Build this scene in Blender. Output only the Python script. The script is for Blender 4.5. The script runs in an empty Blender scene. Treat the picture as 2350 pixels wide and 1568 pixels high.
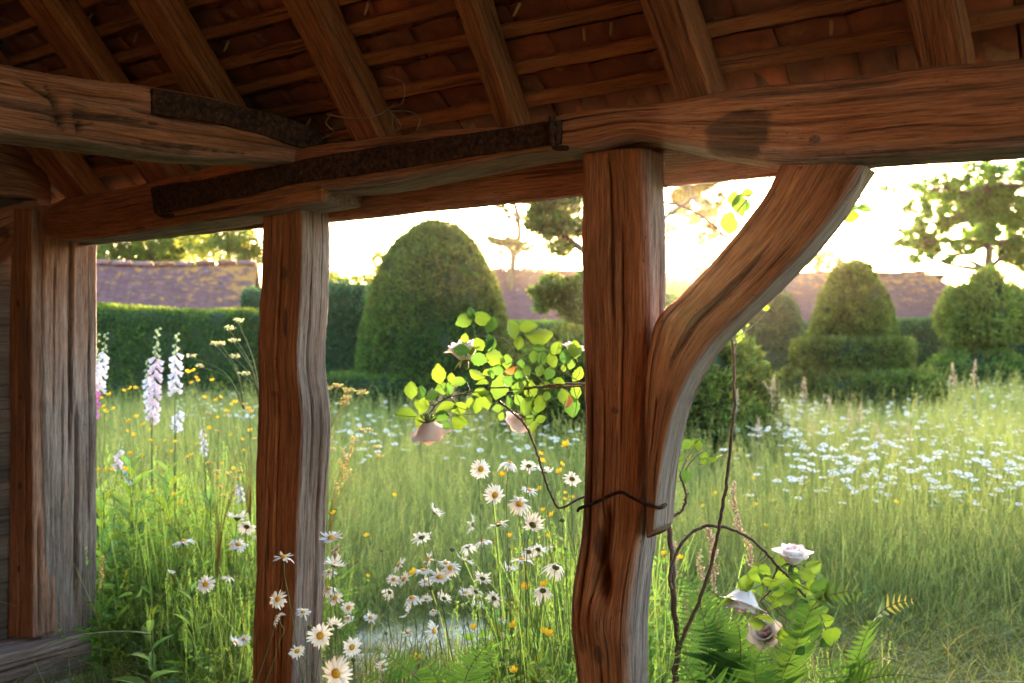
import bpy, math, random
import numpy as np
from mathutils import Vector, Matrix
rng = np.random.default_rng(7); random.seed(7)
SC = bpy.context.scene
COL = SC.collection
R = math.radians
# ------------------------------------------------------------------ camera, light, exposure
CAMZ, FPX, CX, CY = 1.45, 2200.0, 1175.0, 784.0
cam_d = bpy.data.cameras.new('camera'); cam = bpy.data.objects.new('camera', cam_d); COL.objects.link(cam)
cam.location = (0, 0, CAMZ); cam.rotation_euler = (R(90), 0, 0)
cam_d.sensor_width = 36; cam_d.lens = 36 * FPX / 2350; cam_d.clip_start = .05; cam_d.clip_end = 1500
cam_d.dof.use_dof = True; cam_d.dof.focus_distance = 2.45; cam_d.dof.aperture_fstop = 3.8; cam_d.dof.aperture_blades = 0
SC.camera = cam
SUN_AZ, SUN_EL = math.atan2(352, FPX), math.atan2(196, FPX)
SUN = Vector((math.sin(SUN_AZ) * math.cos(SUN_EL), math.cos(SUN_AZ) * math.cos(SUN_EL), math.sin(SUN_EL)))
world = bpy.data.worlds.new('World'); SC.world = world; world.use_nodes = True
wn, wl = world.node_tree.nodes, world.node_tree.links
wn.clear()
w_out = wn.new('ShaderNodeOutputWorld'); w_bg = wn.new('ShaderNodeBackground')
sky = wn.new('ShaderNodeTexSky'); sky.sky_type = 'NISHITA'; sky.sun_disc = False
sky.sun_elevation = SUN_EL; sky.sun_rotation = SUN_AZ; sky.air_density = 1.0; sky.dust_density = 2.2; sky.ozone_density = 1.5
w_bg.inputs['Strength'].default_value = 0.15
# the sun itself and its bright aureole, seen in the sky
tc = wn.new('ShaderNodeTexCoord'); dot = wn.new('ShaderNodeVectorMath'); dot.operation = 'DOT_PRODUCT'; dot.inputs[1].default_value = SUN
nrm = wn.new('ShaderNodeVectorMath'); nrm.operation = 'NORMALIZE'
wl.new(tc.outputs['Generated'], nrm.inputs[0]); wl.new(nrm.outputs[0], dot.inputs[0])
def wmath(op, a, b=None):
    m = wn.new('ShaderNodeMath'); m.operation = op
    for k, v in ((0, a), (1, b)):
        if v is None: continue
        if isinstance(v, (int, float)): m.inputs[k].default_value = v
        else: wl.new(v, m.inputs[k])
    return m.outputs[0]
d1 = wmath('MAXIMUM', dot.outputs['Value'], 0.0)
disc = wmath('MULTIPLY', wmath('POWER', d1, 16000.0), 30.0)
aure = wmath('MULTIPLY', wmath('POWER', d1, 260.0), .5)
wide = wmath('MULTIPLY', wmath('POWER', d1, 8.0), 0.02)
glow = wmath('ADD', wmath('ADD', disc, aure), wide)
w_g = wn.new('ShaderNodeBackground'); w_g.inputs['Color'].default_value = (1, .74, .42, 1); wl.new(glow, w_g.inputs['Strength'])
w_add = wn.new('ShaderNodeAddShader')
wl.new(sky.outputs[0], w_bg.inputs['Color']); wl.new(w_bg.outputs[0], w_add.inputs[0]); wl.new(w_g.outputs[0], w_add.inputs[1])
wl.new(w_add.outputs[0], w_out.inputs['Surface'])
sun_d = bpy.data.lights.new('sun', 'SUN'); sun_d.energy = 2.0; sun_d.angle = R(.6); sun_d.color = (1, .72, .42)
sun_o = bpy.data.objects.new('sun', sun_d); COL.objects.link(sun_o); sun_o.rotation_euler = SUN.to_track_quat('Z', 'Y').to_euler(); sun_o.location = (0, 0, 12)
SC.view_settings.view_transform = 'Standard'; SC.view_settings.look = 'None'; SC.view_settings.gamma = 1
SC.view_settings.use_curve_mapping = False; SC.view_settings.exposure = 4.38
cy = SC.cycles
cy.use_denoising = True; cy.denoiser = 'OPENIMAGEDENOISE'; cy.max_bounces = 10; cy.diffuse_bounces = 5; cy.transmission_bounces = 4
cy.glossy_bounces = 3; cy.transparent_max_bounces = 6; cy.sample_clamp_indirect = 6; cy.sample_clamp_direct = 0; cy.blur_glossy = 1

# ------------------------------------------------------------------ noise and curves
_T = rng.random((64, 64, 64)).astype(np.float32)
def vnoise(P):
    P = np.asarray(P, float); i = np.floor(P).astype(int); f = P - i; f = f * f * (3 - 2 * f); i &= 63; j = (i + 1) & 63
    o = 0
    for a in (0, 1):
        for b in (0, 1):
            for c in (0, 1):
                w = (f[..., 0] if a else 1 - f[..., 0]) * (f[..., 1] if b else 1 - f[..., 1]) * (f[..., 2] if c else 1 - f[..., 2])
                o = o + w * _T[(j if a else i)[..., 0], (j if b else i)[..., 1], (j if c else i)[..., 2]]
    return o
def fbm(P, o=4):
    P = np.asarray(P, float); r = 0; a = .5; s = 0
    for k in range(o):
        r = r + a * (vnoise(P * 2 ** k + 17.3 * k) - .5) * 2; s += a; a *= .5
    return r / s
def resample(P, m):
    P = np.asarray(P, float)
    if len(P) == 2: t = np.linspace(0, 1, m)[:, None]; return P[0] * (1 - t) + P[1] * t
    d = np.r_[0, np.cumsum(np.linalg.norm(np.diff(P, axis=0), axis=1))]
    T = np.gradient(P, d, axis=0); x = np.linspace(0, d[-1], m)
    k = np.clip(np.searchsorted(d, x, 'right') - 1, 0, len(d) - 2); h = (d[k + 1] - d[k]); t = ((x - d[k]) / h)[:, None]; h = h[:, None]
    return (2*t**3-3*t**2+1)*P[k] + (t**3-2*t**2+t)*h*T[k] + (-2*t**3+3*t**2)*P[k+1] + (t**3-t**2)*h*T[k+1]
def unit(v): v = np.asarray(v, float); return v / (np.linalg.norm(v, axis=-1, keepdims=True) + 1e-12)

# ------------------------------------------------------------------ places: the wall runs along U, its outward direction is N
U = np.array([-.8236, .567, 0]); N = np.array([.567, .8236, 0]); Z = np.array([0, 0, 1.]); C0 = np.array([0, 0, CAMZ])
def onplane(X, Y, nrm_, off):
    r = np.array([(X - CX) / FPX, 1, (CY - Y) / FPX]); t = (off - C0 @ nrm_) / (r @ nrm_); return C0 + r * t
def W(X, Y, c=2.04): return onplane(X, Y, N, c)          # on a plane parallel to the open front
def at(X, Y, d): return np.array([(X - CX) / FPX * d, d, CAMZ + (CY - Y) / FPX * d])
def sc(s, c, z): return s * U + c * N + np.array([0, 0, z])

# ------------------------------------------------------------------ objects
WM = {}
def _reg(o, w): WM[o.name] = np.array(w, float); return o
def tag(o, label=None, cat=None, group=None, kind=None):
    if label: o['label'] = label
    if cat: o['category'] = cat
    if group: o['group'] = group
    if kind: o['kind'] = kind
    return o
def empty(name, loc, label, cat, group=None, kind=None):
    o = bpy.data.objects.new(name, None); COL.objects.link(o); o.location = loc; o.empty_display_size = .1
    return tag(_reg(o, loc), label, cat, group, kind)
def mesh(name, V, F, mat=None, attrs=None, smooth=False, midx=None):
    V = np.asarray(V, np.float32); Fs = F if isinstance(F, list) else [F]; Fs = [np.asarray(f, np.int32) for f in Fs if len(f)]
    me = bpy.data.meshes.new(name); me.vertices.add(len(V)); me.vertices.foreach_set('co', V.ravel())
    nl = sum(f.size for f in Fs); nf = sum(len(f) for f in Fs)
    me.loops.add(nl); me.polygons.add(nf)
    me.loops.foreach_set('vertex_index', np.concatenate([f.ravel() for f in Fs]))
    tot = np.concatenate([np.full(len(f), f.shape[1], np.int32) for f in Fs]); st = np.r_[0, np.cumsum(tot)[:-1]].astype(np.int32)
    me.polygons.foreach_set('loop_start', st)
    me.polygons.foreach_set('loop_total', tot)
    if smooth: me.polygons.foreach_set('use_smooth', np.ones(nf, bool))
    for m in (mat if isinstance(mat, (list, tuple)) else [mat]):
        if m: me.materials.append(m)
    if midx is not None: me.polygons.foreach_set('material_index', np.asarray(midx, np.int32))
    for k, v in (attrs or {}).items():
        v = np.asarray(v, np.float32)
        if v.ndim == 1: me.attributes.new(k, 'FLOAT', 'POINT').data.foreach_set('value', v)
        else: me.attributes.new(k, 'FLOAT_VECTOR', 'POINT').data.foreach_set('vector', v.ravel())
    me.update(calc_edges=True); me.validate()
    return me
def add(name, V, F, mat, parent=None, origin=None, attrs=None, smooth=False, midx=None):
    V = np.asarray(V, float)
    if origin is None: origin = V.mean(0) if parent is None or len(V) == 0 else V.mean(0)
    if parent is None: origin = np.array([V[:, 0].mean(), V[:, 1].mean(), V[:, 2].min()]) if origin is None else origin
    o = bpy.data.objects.new(name, mesh(name, V - origin, F, mat, attrs, smooth, midx)); COL.objects.link(o)
    base = np.zeros(3)
    if parent is not None: o.parent = parent; base = WM[parent.name]
    o.location = origin - base
    return _reg(o, origin)
def inst(name, me, parent, M):
    """an object sharing the mesh me, at world matrix M (4x4)"""
    o = bpy.data.objects.new(name, me); COL.objects.link(o); M = Matrix([list(map(float, r)) for r in M])
    if parent is not None: o.parent = parent; M = Matrix.Translation(-Vector(WM[parent.name])) @ M
    o.matrix_basis = M
    return _reg(o, (Matrix.Translation(Vector(WM[parent.name])) @ M).translation if parent is not None else M.translation)
def mat4(axes, loc, s=1.0):
    M = np.eye(4); M[:3, :3] = np.array(axes, float).T * s; M[:3, 3] = loc; return M
def frame(y, up=Z):
    """columns x, y, z with y along the given direction"""
    y = unit(y); x = np.cross(y, up)
    if np.linalg.norm(x) < 1e-4: x = np.cross(y, [1, 0, 0])
    x = unit(x); return [x, y, np.cross(x, y)]
# array builders ---------------------------------------------------
def join(parts):
    """parts: list of (V, [F...], attrs) -> joined"""
    Vs, Fq, Ft, o, at_ = [], [], [], 0, {}
    for p in parts:
        V, F = p[0], p[1]; A = p[2] if len(p) > 2 else {}
        Vs.append(V)
        for f in (F if isinstance(F, list) else [F]):
            f = np.asarray(f)
            if len(f): (Ft if f.shape[1] == 3 else Fq).append(f + o)
        for k, v in A.items(): at_.setdefault(k, []).append(v)
        o += len(V)
    return np.vstack(Vs), [np.vstack(x) for x in (Fq, Ft) if x], {k: np.concatenate(v) for k, v in at_.items()}
def scatter(T, F, A, O, cols=None):
    """template verts T (m,3), faces F list, matrices A (n,3,3) mapping template -> world, offsets O (n,3)"""
    n, m = len(O), len(T)
    V = (np.einsum('nij,mj->nmi', A, T) + O[:, None, :]).reshape(-1, 3)
    Fo = [(np.asarray(f)[None] + (np.arange(n) * m)[:, None, None]).reshape(-1, np.asarray(f).shape[1]) for f in (F if isinstance(F, list) else [F])]
    at_ = {}
    if cols is not None: at_['col'] = np.repeat(cols, m, axis=0)
    return V, Fo, at_
def ribbons(C, S, cols=None):
    """C (n,k,3) centres, S (n,k,3) half side vectors"""
    n, k = C.shape[:2]; V = np.stack([C - S, C + S], 2).reshape(-1, 3)
    q = np.arange(k - 1)[:, None] * 2 + np.array([0, 1, 3, 2]); F = (q[None] + (np.arange(n) * 2 * k)[:, None, None]).reshape(-1, 4)
    return V, [F], ({'col': np.repeat(cols, 2 * k, axis=0)} if cols is not None else {})
def tubes(C, rad, k=5, cols=None):
    """C (n,m,3), rad (n,m)"""
    C = np.asarray(C, float); n, m = C.shape[:2]; rad = np.broadcast_to(rad, (n, m))
    T = unit(np.gradient(C, axis=1)); ref = np.broadcast_to(np.array([.31, .52, .12]), T.shape)
    X = unit(np.cross(T, ref)); Y = np.cross(T, X); a = np.arange(k) / k * 2 * math.pi
    V = C[:, :, None] + rad[..., None, None] * (X[:, :, None] * np.cos(a)[:, None] + Y[:, :, None] * np.sin(a)[:, None])
    i = np.arange(m - 1)[:, None] * k; j = np.arange(k)[None]; j2 = (j + 1) % k
    q = np.stack([i + j, i + j2, i + k + j2, i + k + j], -1).reshape(-1, 4)
    F = (q[None] + (np.arange(n) * m * k)[:, None, None]).reshape(-1, 4)
    return V.reshape(-1, 3), [F], ({'col': np.repeat(cols, m * k, axis=0)} if cols is not None else {})
def tube1(P, r0, r1=None, k=6, m=None, col=None):
    m = m or max(3, len(P) * 3); C = resample(P, m)[None]; r = np.linspace(r0, r1 if r1 is not None else r0, m)[None]
    return tubes(C, r, k, None if col is None else np.array([col]))
def box(c, ax, h):
    """centre, axes (3 rows), half sizes"""
    s = np.array([[x, y, z] for x in (-1, 1) for y in (-1, 1) for z in (-1, 1)], float) * h
    return c + s @ np.array(ax), [np.array([[0, 1, 3, 2], [4, 6, 7, 5], [0, 4, 5, 1], [2, 3, 7, 6], [0, 2, 6, 4], [1, 5, 7, 3]])]
def randdir(n):
    v = rng.normal(size=(n, 3)); return unit(v)

# ------------------------------------------------------------------ materials
class NT:
    def __init__(s, name):
        s.m = bpy.data.materials.new(name); s.m.use_nodes = True; s.t = s.m.node_tree; s.n = s.t.nodes; s.l = s.t.links; s.n.clear()
        s.out = s.n.new('ShaderNodeOutputMaterial')
    def new(s, t, **k):
        x = s.n.new(t)
        for a, b in k.items(): setattr(x, a, b)
        return x
    def put(s, sock, v):
        if isinstance(v, bpy.types.NodeSocket): s.l.new(v, sock)
        elif isinstance(v, (tuple, list)) and len(v) == 3 and sock.type == 'RGBA': sock.default_value = (*v, 1)
        else: sock.default_value = v
    def attr(s, name, kind='Vector'): return s.new('ShaderNodeAttribute', attribute_name=name).outputs[kind]
    def mapping(s, v, scale=(1, 1, 1), loc=(0, 0, 0)):
        x = s.new('ShaderNodeMapping'); s.put(x.inputs['Vector'], v); x.inputs['Scale'].default_value = scale; x.inputs['Location'].default_value = loc; return x.outputs[0]
    def noise(s, v, scale=5, detail=4, rough=.55, dist=0):
        x = s.new('ShaderNodeTexNoise'); s.put(x.inputs['Vector'], v)
        for k, a in (('Scale', scale), ('Detail', detail), ('Roughness', rough), ('Distortion', dist)): x.inputs[k].default_value = a
        return x.outputs[0]
    def ramp(s, v, stops):
        x = s.new('ShaderNodeValToRGB'); s.put(x.inputs[0], v); e = x.color_ramp.elements
        while len(e) < len(stops): e.new(.5)
        for k, (p, c) in enumerate(stops): e[k].position = p; e[k].color = (*c, 1) if not isinstance(c, (int, float)) else (c, c, c, 1)
        return x.outputs[0]
    def mix(s, f, a, b, mode='MIX'):
        x = s.new('ShaderNodeMix', data_type='RGBA', blend_type=mode); s.put(x.inputs[0], f); s.put(x.inputs[6], a); s.put(x.inputs[7], b); return x.outputs[2]
    def math(s, op, a, b=0.0, clamp=False):
        x = s.new('ShaderNodeMath', operation=op, use_clamp=clamp); s.put(x.inputs[0], a); s.put(x.inputs[1], b); return x.outputs[0]
    def bump(s, h, strength=.5, dist=.01):
        x = s.new('ShaderNodeBump'); s.put(x.inputs['Height'], h); x.inputs['Strength'].default_value = strength; x.inputs['Distance'].default_value = dist; return x.outputs[0]
    def pbr(s, color, rough=.7, normal=None, spec=.3, metal=0, sheen=0):
        x = s.new('ShaderNodeBsdfPrincipled'); s.put(x.inputs['Base Color'], color); s.put(x.inputs['Roughness'], rough)
        x.inputs['Specular IOR Level'].default_value = spec; x.inputs['Metallic'].default_value = metal
        if normal is not None: s.put(x.inputs['Normal'], normal)
        return x.outputs[0]
    def done(s, shader): s.l.new(shader, s.out.inputs['Surface']); return s.m
def leafy(name, base, trans=None, tfac=.4, rough=.5, usecol=True, spec=.25, var=.25, scale=20):
    n = NT(name); c = base; tcol = trans or tuple(min(1, x * 2.2) for x in base)
    geo = n.new('ShaderNodeNewGeometry').outputs['Position']
    v = n.math('ADD', n.math('MULTIPLY', n.noise(geo, scale, 2), 2 * var), 1 - var)
    k = n.attr('col') if usecol else (1, 1, 1)
    c = n.mix(1.0, n.mix(1.0, base, k, 'MULTIPLY'), v, 'MULTIPLY'); tcol = n.mix(1.0, n.mix(1.0, tcol, k, 'MULTIPLY'), v, 'MULTIPLY')
    p = n.pbr(c, rough, spec=spec); t = n.new('ShaderNodeBsdfTranslucent'); n.put(t.inputs['Color'], tcol)
    x = n.new('ShaderNodeMixShader'); x.inputs[0].default_value = tfac; n.l.new(p, x.inputs[1]); n.l.new(t.outputs[0], x.inputs[2])
    return n.done(x.outputs[0])
def wood_mat(name, browns, greys, streak=1.0, rough=.78, bumpd=.004):
    n = NT(name); g = n.attr('grain'); w = n.attr('grey', 'Fac'); st = n.attr('stain', 'Fac')  # stain: real stains plus painted shade of cracks, grooves and holes
    warp = n.noise(n.mapping(g, (1.2, 5, 5)), 1.6, 3)
    gg = n.new('ShaderNodeVectorMath', operation='ADD'); n.put(gg.inputs[0], g)
    sw = n.new('ShaderNodeVectorMath', operation='SCALE'); n.put(sw.inputs[0], n.new('ShaderNodeCombineXYZ').outputs[0])
    cx = n.new('ShaderNodeCombineXYZ'); n.put(cx.inputs[1], n.math('MULTIPLY', warp, .022)); n.put(cx.inputs[2], n.math('MULTIPLY', warp, .014)); n.put(gg.inputs[1], cx.outputs[0])
    g2 = gg.outputs[0]
    fine = n.noise(n.mapping(g2, (13, 360 * streak, 360 * streak)), 1, 6, .72)
    mid = n.noise(n.mapping(g2, (2.6, 105 * streak, 105 * streak)), 1, 6, .68)
    big = n.noise(n.mapping(g, (1.4, 5, 5)), 1, 4, .6)
    f = n.math('ADD', n.math('MULTIPLY', fine, .6), n.math('MULTIPLY', mid, .4))
    brown = n.ramp(f, [(.33, browns[0]), (.46, browns[1]), (.56, browns[2]), (.70, browns[3])])
    grey = n.ramp(f, [(.36, greys[0]), (.47, greys[1]), (.63, greys[2])])
    ww = n.math('ADD', w, n.math('MULTIPLY', n.math('SUBTRACT', n.noise(n.mapping(g, (3, 22, 22)), 1, 5, .6), .5), .9), True)
    c = n.mix(n.math('MULTIPLY', ww, n.math('MINIMUM', n.math('MULTIPLY', w, 6.0), 1.0)), brown, grey)
    c = n.mix(1.0, c, n.ramp(big, [(.3, .55), (.62, 1.15)]), 'MULTIPLY')
    hole = n.ramp(n.noise(n.mapping(g, (60, 170, 170)), 1, 2), [(.68, 0.), (.74, 1.)])
    c = n.mix(n.math('MULTIPLY', hole, .6), c, (.02, .012, .008))
    crk = n.ramp(n.noise(n.mapping(g2, (1.6, 75, 75), (4, 9, 3)), 1, 3, .5), [(.625, 0.), (.66, 1.)])
    c = n.mix(n.math('MULTIPLY', crk, .6), c, (.018, .011, .008))
    c = n.mix(st, c, (.026, .014, .009))  # one dark tint for real stains and painted crack shade
    h = n.math('SUBTRACT', n.math('ADD', fine, n.math('MULTIPLY', mid, .8)), n.math('ADD', n.math('MULTIPLY', crk, .9), n.math('MULTIPLY', hole, .6)))
    return n.done(n.pbr(c, rough, n.bump(h, 1.0, bumpd * 1.6), spec=.2))
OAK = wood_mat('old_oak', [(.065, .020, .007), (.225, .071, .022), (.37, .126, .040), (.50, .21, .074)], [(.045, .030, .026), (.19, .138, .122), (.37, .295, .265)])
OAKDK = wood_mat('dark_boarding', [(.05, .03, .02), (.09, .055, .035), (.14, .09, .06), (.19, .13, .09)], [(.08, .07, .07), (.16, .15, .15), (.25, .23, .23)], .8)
def simple(name, stops, scale=20, rough=.8, bd=.003, metal=0, detail=6, spec=.3):
    n = NT(name); p = n.new('ShaderNodeTexCoord').outputs['Object']; f = n.noise(p, scale, detail, .65)
    return n.done(n.pbr(n.ramp(f, stops), rough, n.bump(f, .6, bd), metal=metal, spec=spec))
IRON = simple('rusty_iron', [(.35, (.012, .006, .004)), (.58, (.042, .02, .012)), (.75, (.12, .05, .024))], 70, .95, .004, 0, spec=.08)
def tile_mat(name, cols, scale=3):
    n = NT(name); p = n.new('ShaderNodeNewGeometry').outputs['Position']; oi = n.new('ShaderNodeObjectInfo').outputs['Random']
    a = n.noise(p, 9, 5, .6); b = n.ramp(oi, cols); b = n.mix(n.ramp(a, [(.35, .0), (.7, .75)]), b, (.05, .03, .024))
    f = n.noise(p, 130, 4, .7); b = n.mix(n.ramp(n.noise(p, 14, 4), [(.6, 0.), (.68, .5)]), b, (.24, .16, .08))
    return n.done(n.pbr(b, .85, n.bump(f, .6, .002), spec=.2))
CLAY = tile_mat('clay_tile', [(0, (.13, .045, .024)), (.35, (.22, .075, .035)), (.6, (.17, .08, .045)), (.85, (.32, .10, .045)), (1, (.12, .06, .04))])
# ------------------------------------------------------------------ the ground
def sheet(name, xs, ys, z, mat, amp=0, kind='structure', fs=1.0):
    X, Y = np.meshgrid(xs, ys, indexing='ij'); P = np.stack([X, Y, np.zeros_like(X) + z], -1); P[..., 2] += amp * fbm(P * fs + 3, 3)
    a, b = X.shape; i = np.arange(a * b).reshape(a, b)
    F = np.stack([i[:-1, :-1], i[1:, :-1], i[1:, 1:], i[:-1, 1:]], -1).reshape(-1, 4)
    return tag(add(name, P.reshape(-1, 3), F, mat, origin=np.zeros(3), smooth=True), kind=kind)
n = NT('meadow_soil'); gp = n.new('ShaderNodeNewGeometry').outputs['Position']
c = n.ramp(n.noise(gp, 1.3, 8, .7), [(.3, (.035, .055, .018)), (.5, (.06, .095, .03)), (.7, (.10, .13, .055))])
c = n.mix(n.ramp(n.noise(gp, 30, 5, .7), [(.45, .0), (.7, .6)]), c, (.11, .10, .075))
GROUND_M = n.done(n.pbr(c, .95, n.bump(n.noise(gp, 60, 5), 1, .03)))
xs = np.unique(np.r_[-700, -300, -120, np.linspace(-60, 60, 100), 120, 300, 700]); ys = np.unique(np.r_[-300, -60, np.linspace(-12, 60, 90), 120, 300, 1200])
sheet('ground', xs, ys, 0, GROUND_M, .0)
n = NT('trodden_path'); gp = n.new('ShaderNodeNewGeometry').outputs['Position']
c = n.ramp(n.noise(gp, 5, 8, .7), [(.3, (.045, .06, .03)), (.5, (.10, .11, .075)), (.68, (.19, .18, .15))])
PATH_M = n.done(n.pbr(c, .9, n.bump(n.noise(gp, 45, 6), .8, .02)))
# mown strip of pale trodden turf that follows the front of the shelter
X, Y = np.meshgrid(np.linspace(-6, 5, 60), np.linspace(0, 1, 12), indexing='ij')
P = np.stack([X, 3.55 + Y * (1.45 - .9 / (1 + np.exp(-(X - .9) * 4))) + .12 * np.sin(X * 1.3) + .05 * np.sin(X * 4.1) - .1 * (Y - .5) * np.sin(X * 2.2), np.full_like(X, .012)], -1)
a, b = X.shape; i = np.arange(a * b).reshape(a, b)
path = tag(add('path', P.reshape(-1, 3), np.stack([i[:-1, :-1], i[1:, :-1], i[1:, 1:], i[:-1, 1:]], -1).reshape(-1, 4), PATH_M, origin=np.zeros(3), smooth=True), kind='structure')
n = NT('pale_stone'); gp = n.new('ShaderNodeNewGeometry').outputs['Position']
c = n.ramp(n.noise(gp, 7, 8, .65), [(.35, (.34, .28, .21)), (.5, (.56, .48, .38)), (.68, (.70, .62, .50))])
STONE = n.done(n.pbr(c, .8, n.bump(n.noise(gp, 40, 6), .6, .01)))
for (X_, Y_, rx, ry, sd) in ((850, 1432, .32, .46, 1), (990, 1478, .26, .40, 2), (1165, 1500, .20, .27, 3), (735, 1400, .17, .3, 4), (880, 1565, .30, .26, 5), (1090, 1590, .26, .24, 9), (1250, 1540, .2, .2, 6), (290, 1300, .3, .4, 7), (560, 1360, .2, .3, 8)):
    d = CAMZ * FPX / (Y_ - CY); px = (X_ - CX) / FPX * d; k = 22; a = np.arange(k) / k * 2 * math.pi
    rr = 1 + .16 * np.array([fbm(np.array([[math.cos(q) * 1.3 + sd * 5, math.sin(q) * 1.3, sd]]), 2)[0] for q in a]) * 2
    ring = lambda s, z: np.stack([px + np.sign(np.cos(a)) * np.abs(np.cos(a)) ** .7 * rx * rr * s, d + np.sign(np.sin(a)) * np.abs(np.sin(a)) ** .7 * ry * rr * s, np.full(k, z)], -1)
    V = np.vstack([ring(1.02, -.02), ring(1, .03), ring(.94, .045), ring(.5, .047), [[px, d, .044]]])
    F4 = np.array([[r * k + q, r * k + (q + 1) % k, (r + 1) * k + (q + 1) % k, (r + 1) * k + q] for r in range(3) for q in range(k)]); F3 = np.array([[3 * k + q, 3 * k + (q + 1) % k, 4 * k] for q in range(k)])
    add('flagstone', V, [F4, F3], STONE, path, smooth=False)

PIT = R(48)
# ------------------------------------------------------------------ timbers
def timber(name, L, Rr, D, parent, mat=None, res=(.014, .007), r=.008, amp=.0035, und=.006, cracks=(), ncr=2, seed=0, grey=(0, 0, 0, 0), blobs=(), stains_and_holes=(), caps=True, lines=(), gf=None):
    """a hewn timber: L and Rr are the two edges of its near face (n,3), D the depth vector; sides 0 near, 1 R, 2 far, 3 L"""
    mat = mat or OAK
    L = np.asarray(L, float); Rr = np.asarray(Rr, float); D = np.asarray(D, float)
    L = resample(L, 60); Rr = resample(Rr, 60)
    ln = np.linalg.norm(np.diff((L + Rr) / 2, axis=0), axis=1).sum(); m = max(3, int(ln / res[0]))
    L = resample(L, m); Rr = resample(Rr, m); Wd = Rr - L; w = np.linalg.norm(Wd, axis=1).mean(); dp = np.linalg.norm(D)
    ex, ey = unit(Wd), unit(D)
    nx, ny = max(2, int(w / res[1])), max(2, int(dp / res[1])); r = min(r, .3 * w, .3 * dp)
    pts = []
    def arc(cx_, cy_, a0):
        for q in (0, .25, .5, .75, 1): a = a0 + q * math.pi / 2; pts.append((cx_ + r * math.cos(a), cy_ + r * math.sin(a), math.cos(a), math.sin(a)))
    arc(r, r, math.pi)
    for q in np.linspace(r, w - r, nx)[1:-1]: pts.append((q, 0, 0, -1))
    arc(w - r, r, 1.5 * math.pi)
    for q in np.linspace(r, dp - r, ny)[1:-1]: pts.append((w, q, 1, 0))
    arc(w - r, dp - r, 0)
    for q in np.linspace(w - r, r, nx)[1:-1]: pts.append((q, dp, 0, 1))
    arc(r, dp - r, .5 * math.pi)
    for q in np.linspace(dp - r, r, ny)[1:-1]: pts.append((0, q, -1, 0))
    pts = np.array(pts); k = len(pts); a = np.linspace(0, ln, m)
    P = L[:, None] + (pts[:, 0] / w)[None, :, None] * Wd[:, None] + pts[:, 1][None, :, None] * ey
    Nn = unit(pts[:, 2][None, :, None] * ex[:, None] + pts[:, 3][None, :, None] * ey)
    so = seed * 3.17
    G = np.stack(np.broadcast_arrays(a[:, None] + so, pts[:, 0][None] + so * .31 + .5, pts[:, 1][None] + so * .17), -1)
    disp = amp * (.55 * fbm(G * np.array([3.5, 110, 110]), 4) + .35 * fbm(G * np.array([30, 60, 60]) + 9, 3)) + und * fbm(G * np.array([2.2, 3, 3]) + 5, 3)
    ed = np.minimum(np.minimum(pts[:, 0], w - pts[:, 0]) + np.minimum(pts[:, 1], dp - pts[:, 1]), .03)[None]
    disp -= .006 * np.clip(fbm(G * np.array([9, 30, 30]) + 33, 3), 0, 1) * (1 - ed / .03)
    rs = random.Random(seed + 11); cl = list(cracks); stain = np.zeros((m, k))  # stain also takes the painted shade of cracks, grooves and holes
    for q in range(ncr):
        for side, ww in ((0, w), (1, dp), (3, dp)):
            a0 = rs.random() * .8; cl.append((side, rs.uniform(.15, .85), a0, a0 + rs.uniform(.12, .4), rs.uniform(.006, .014), rs.uniform(.003, .006)))
    for (side, pos, a0, a1, dep, wid) in cl:
        ww = (w, dp, w, dp)[side]; co = pts[:, 0] if side in (0, 2) else pts[:, 1]
        on = {0: pts[:, 3] < -.5, 1: pts[:, 2] > .5, 2: pts[:, 3] > .5, 3: pts[:, 2] < -.5}[side]
        t = (a / ln - a0) / (a1 - a0); env = np.clip(np.minimum(t, 1 - t) * 6, 0, 1)
        wob = pos * ww + .04 * ww * fbm(np.stack([a * 3 + pos * 40, a * 0 + dep * 900, a * 0], -1), 3)
        v = max(wid, res[1] * .6)
        gq = on[None] * env[:, None] * np.exp(-((co[None] - wob[:, None]) / v) ** 2); disp -= dep * gq; stain = np.maximum(stain, .8 * on[None] * env[:, None] * np.exp(-((co[None] - wob[:, None]) / (v * .55)) ** 2))  # shade inside the crack painted dark along its core
    for (p_, q_, wd_, dep) in lines:
        ab = q_ - p_; tt_ = np.clip(((P - p_) @ ab) / (ab @ ab), 0, 1); dd_ = np.linalg.norm(P - p_ - tt_[..., None] * ab, axis=-1) + .004 * fbm(G * 60, 2); ga = np.exp(-(dd_ / (wd_ * (1.2 - .8 * tt_))) ** 2); disp -= dep * ga; stain = np.maximum(stain, .9 * ga)  # groove shade painted dark along each line
    for (c_, rad, am) in blobs: disp += am * np.exp(-(np.linalg.norm((P - c_) / np.asarray(rad), axis=-1)) ** 2)
    for (c_, rad, am) in stains_and_holes:  # shade of peg holes and slots painted dark, besides stains and rot
        q = np.linalg.norm((P - c_) / np.asarray(rad), axis=-1) + .38 * fbm(G * np.array([22, 50, 50]) + 3, 4); stain = np.maximum(stain, am * np.clip((1.05 - q) * 6, 0, 1) * (.75 + .25 * fbm(G * np.array([8, 90, 90]), 2)))
    P = P + Nn * disp[..., None]
    gw = np.zeros(k); nn = pts[:, 2:]
    for s_, v in ((0, (0, -1)), (1, (1, 0)), (2, (0, 1)), (3, (-1, 0))): gw += grey[s_] * np.clip(nn @ np.array(v), 0, 1) ** 2
    gw = np.broadcast_to(gw[None], (m, k)).copy()
    if gf is not None: gw = gw * gf(a / ln)[:, None]
    i = np.arange(m * k).reshape(m, k); j = np.roll(i, -1, 1)
    F = np.stack([i[:-1], j[:-1], j[1:], i[1:]], -1).reshape(-1, 4)
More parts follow.
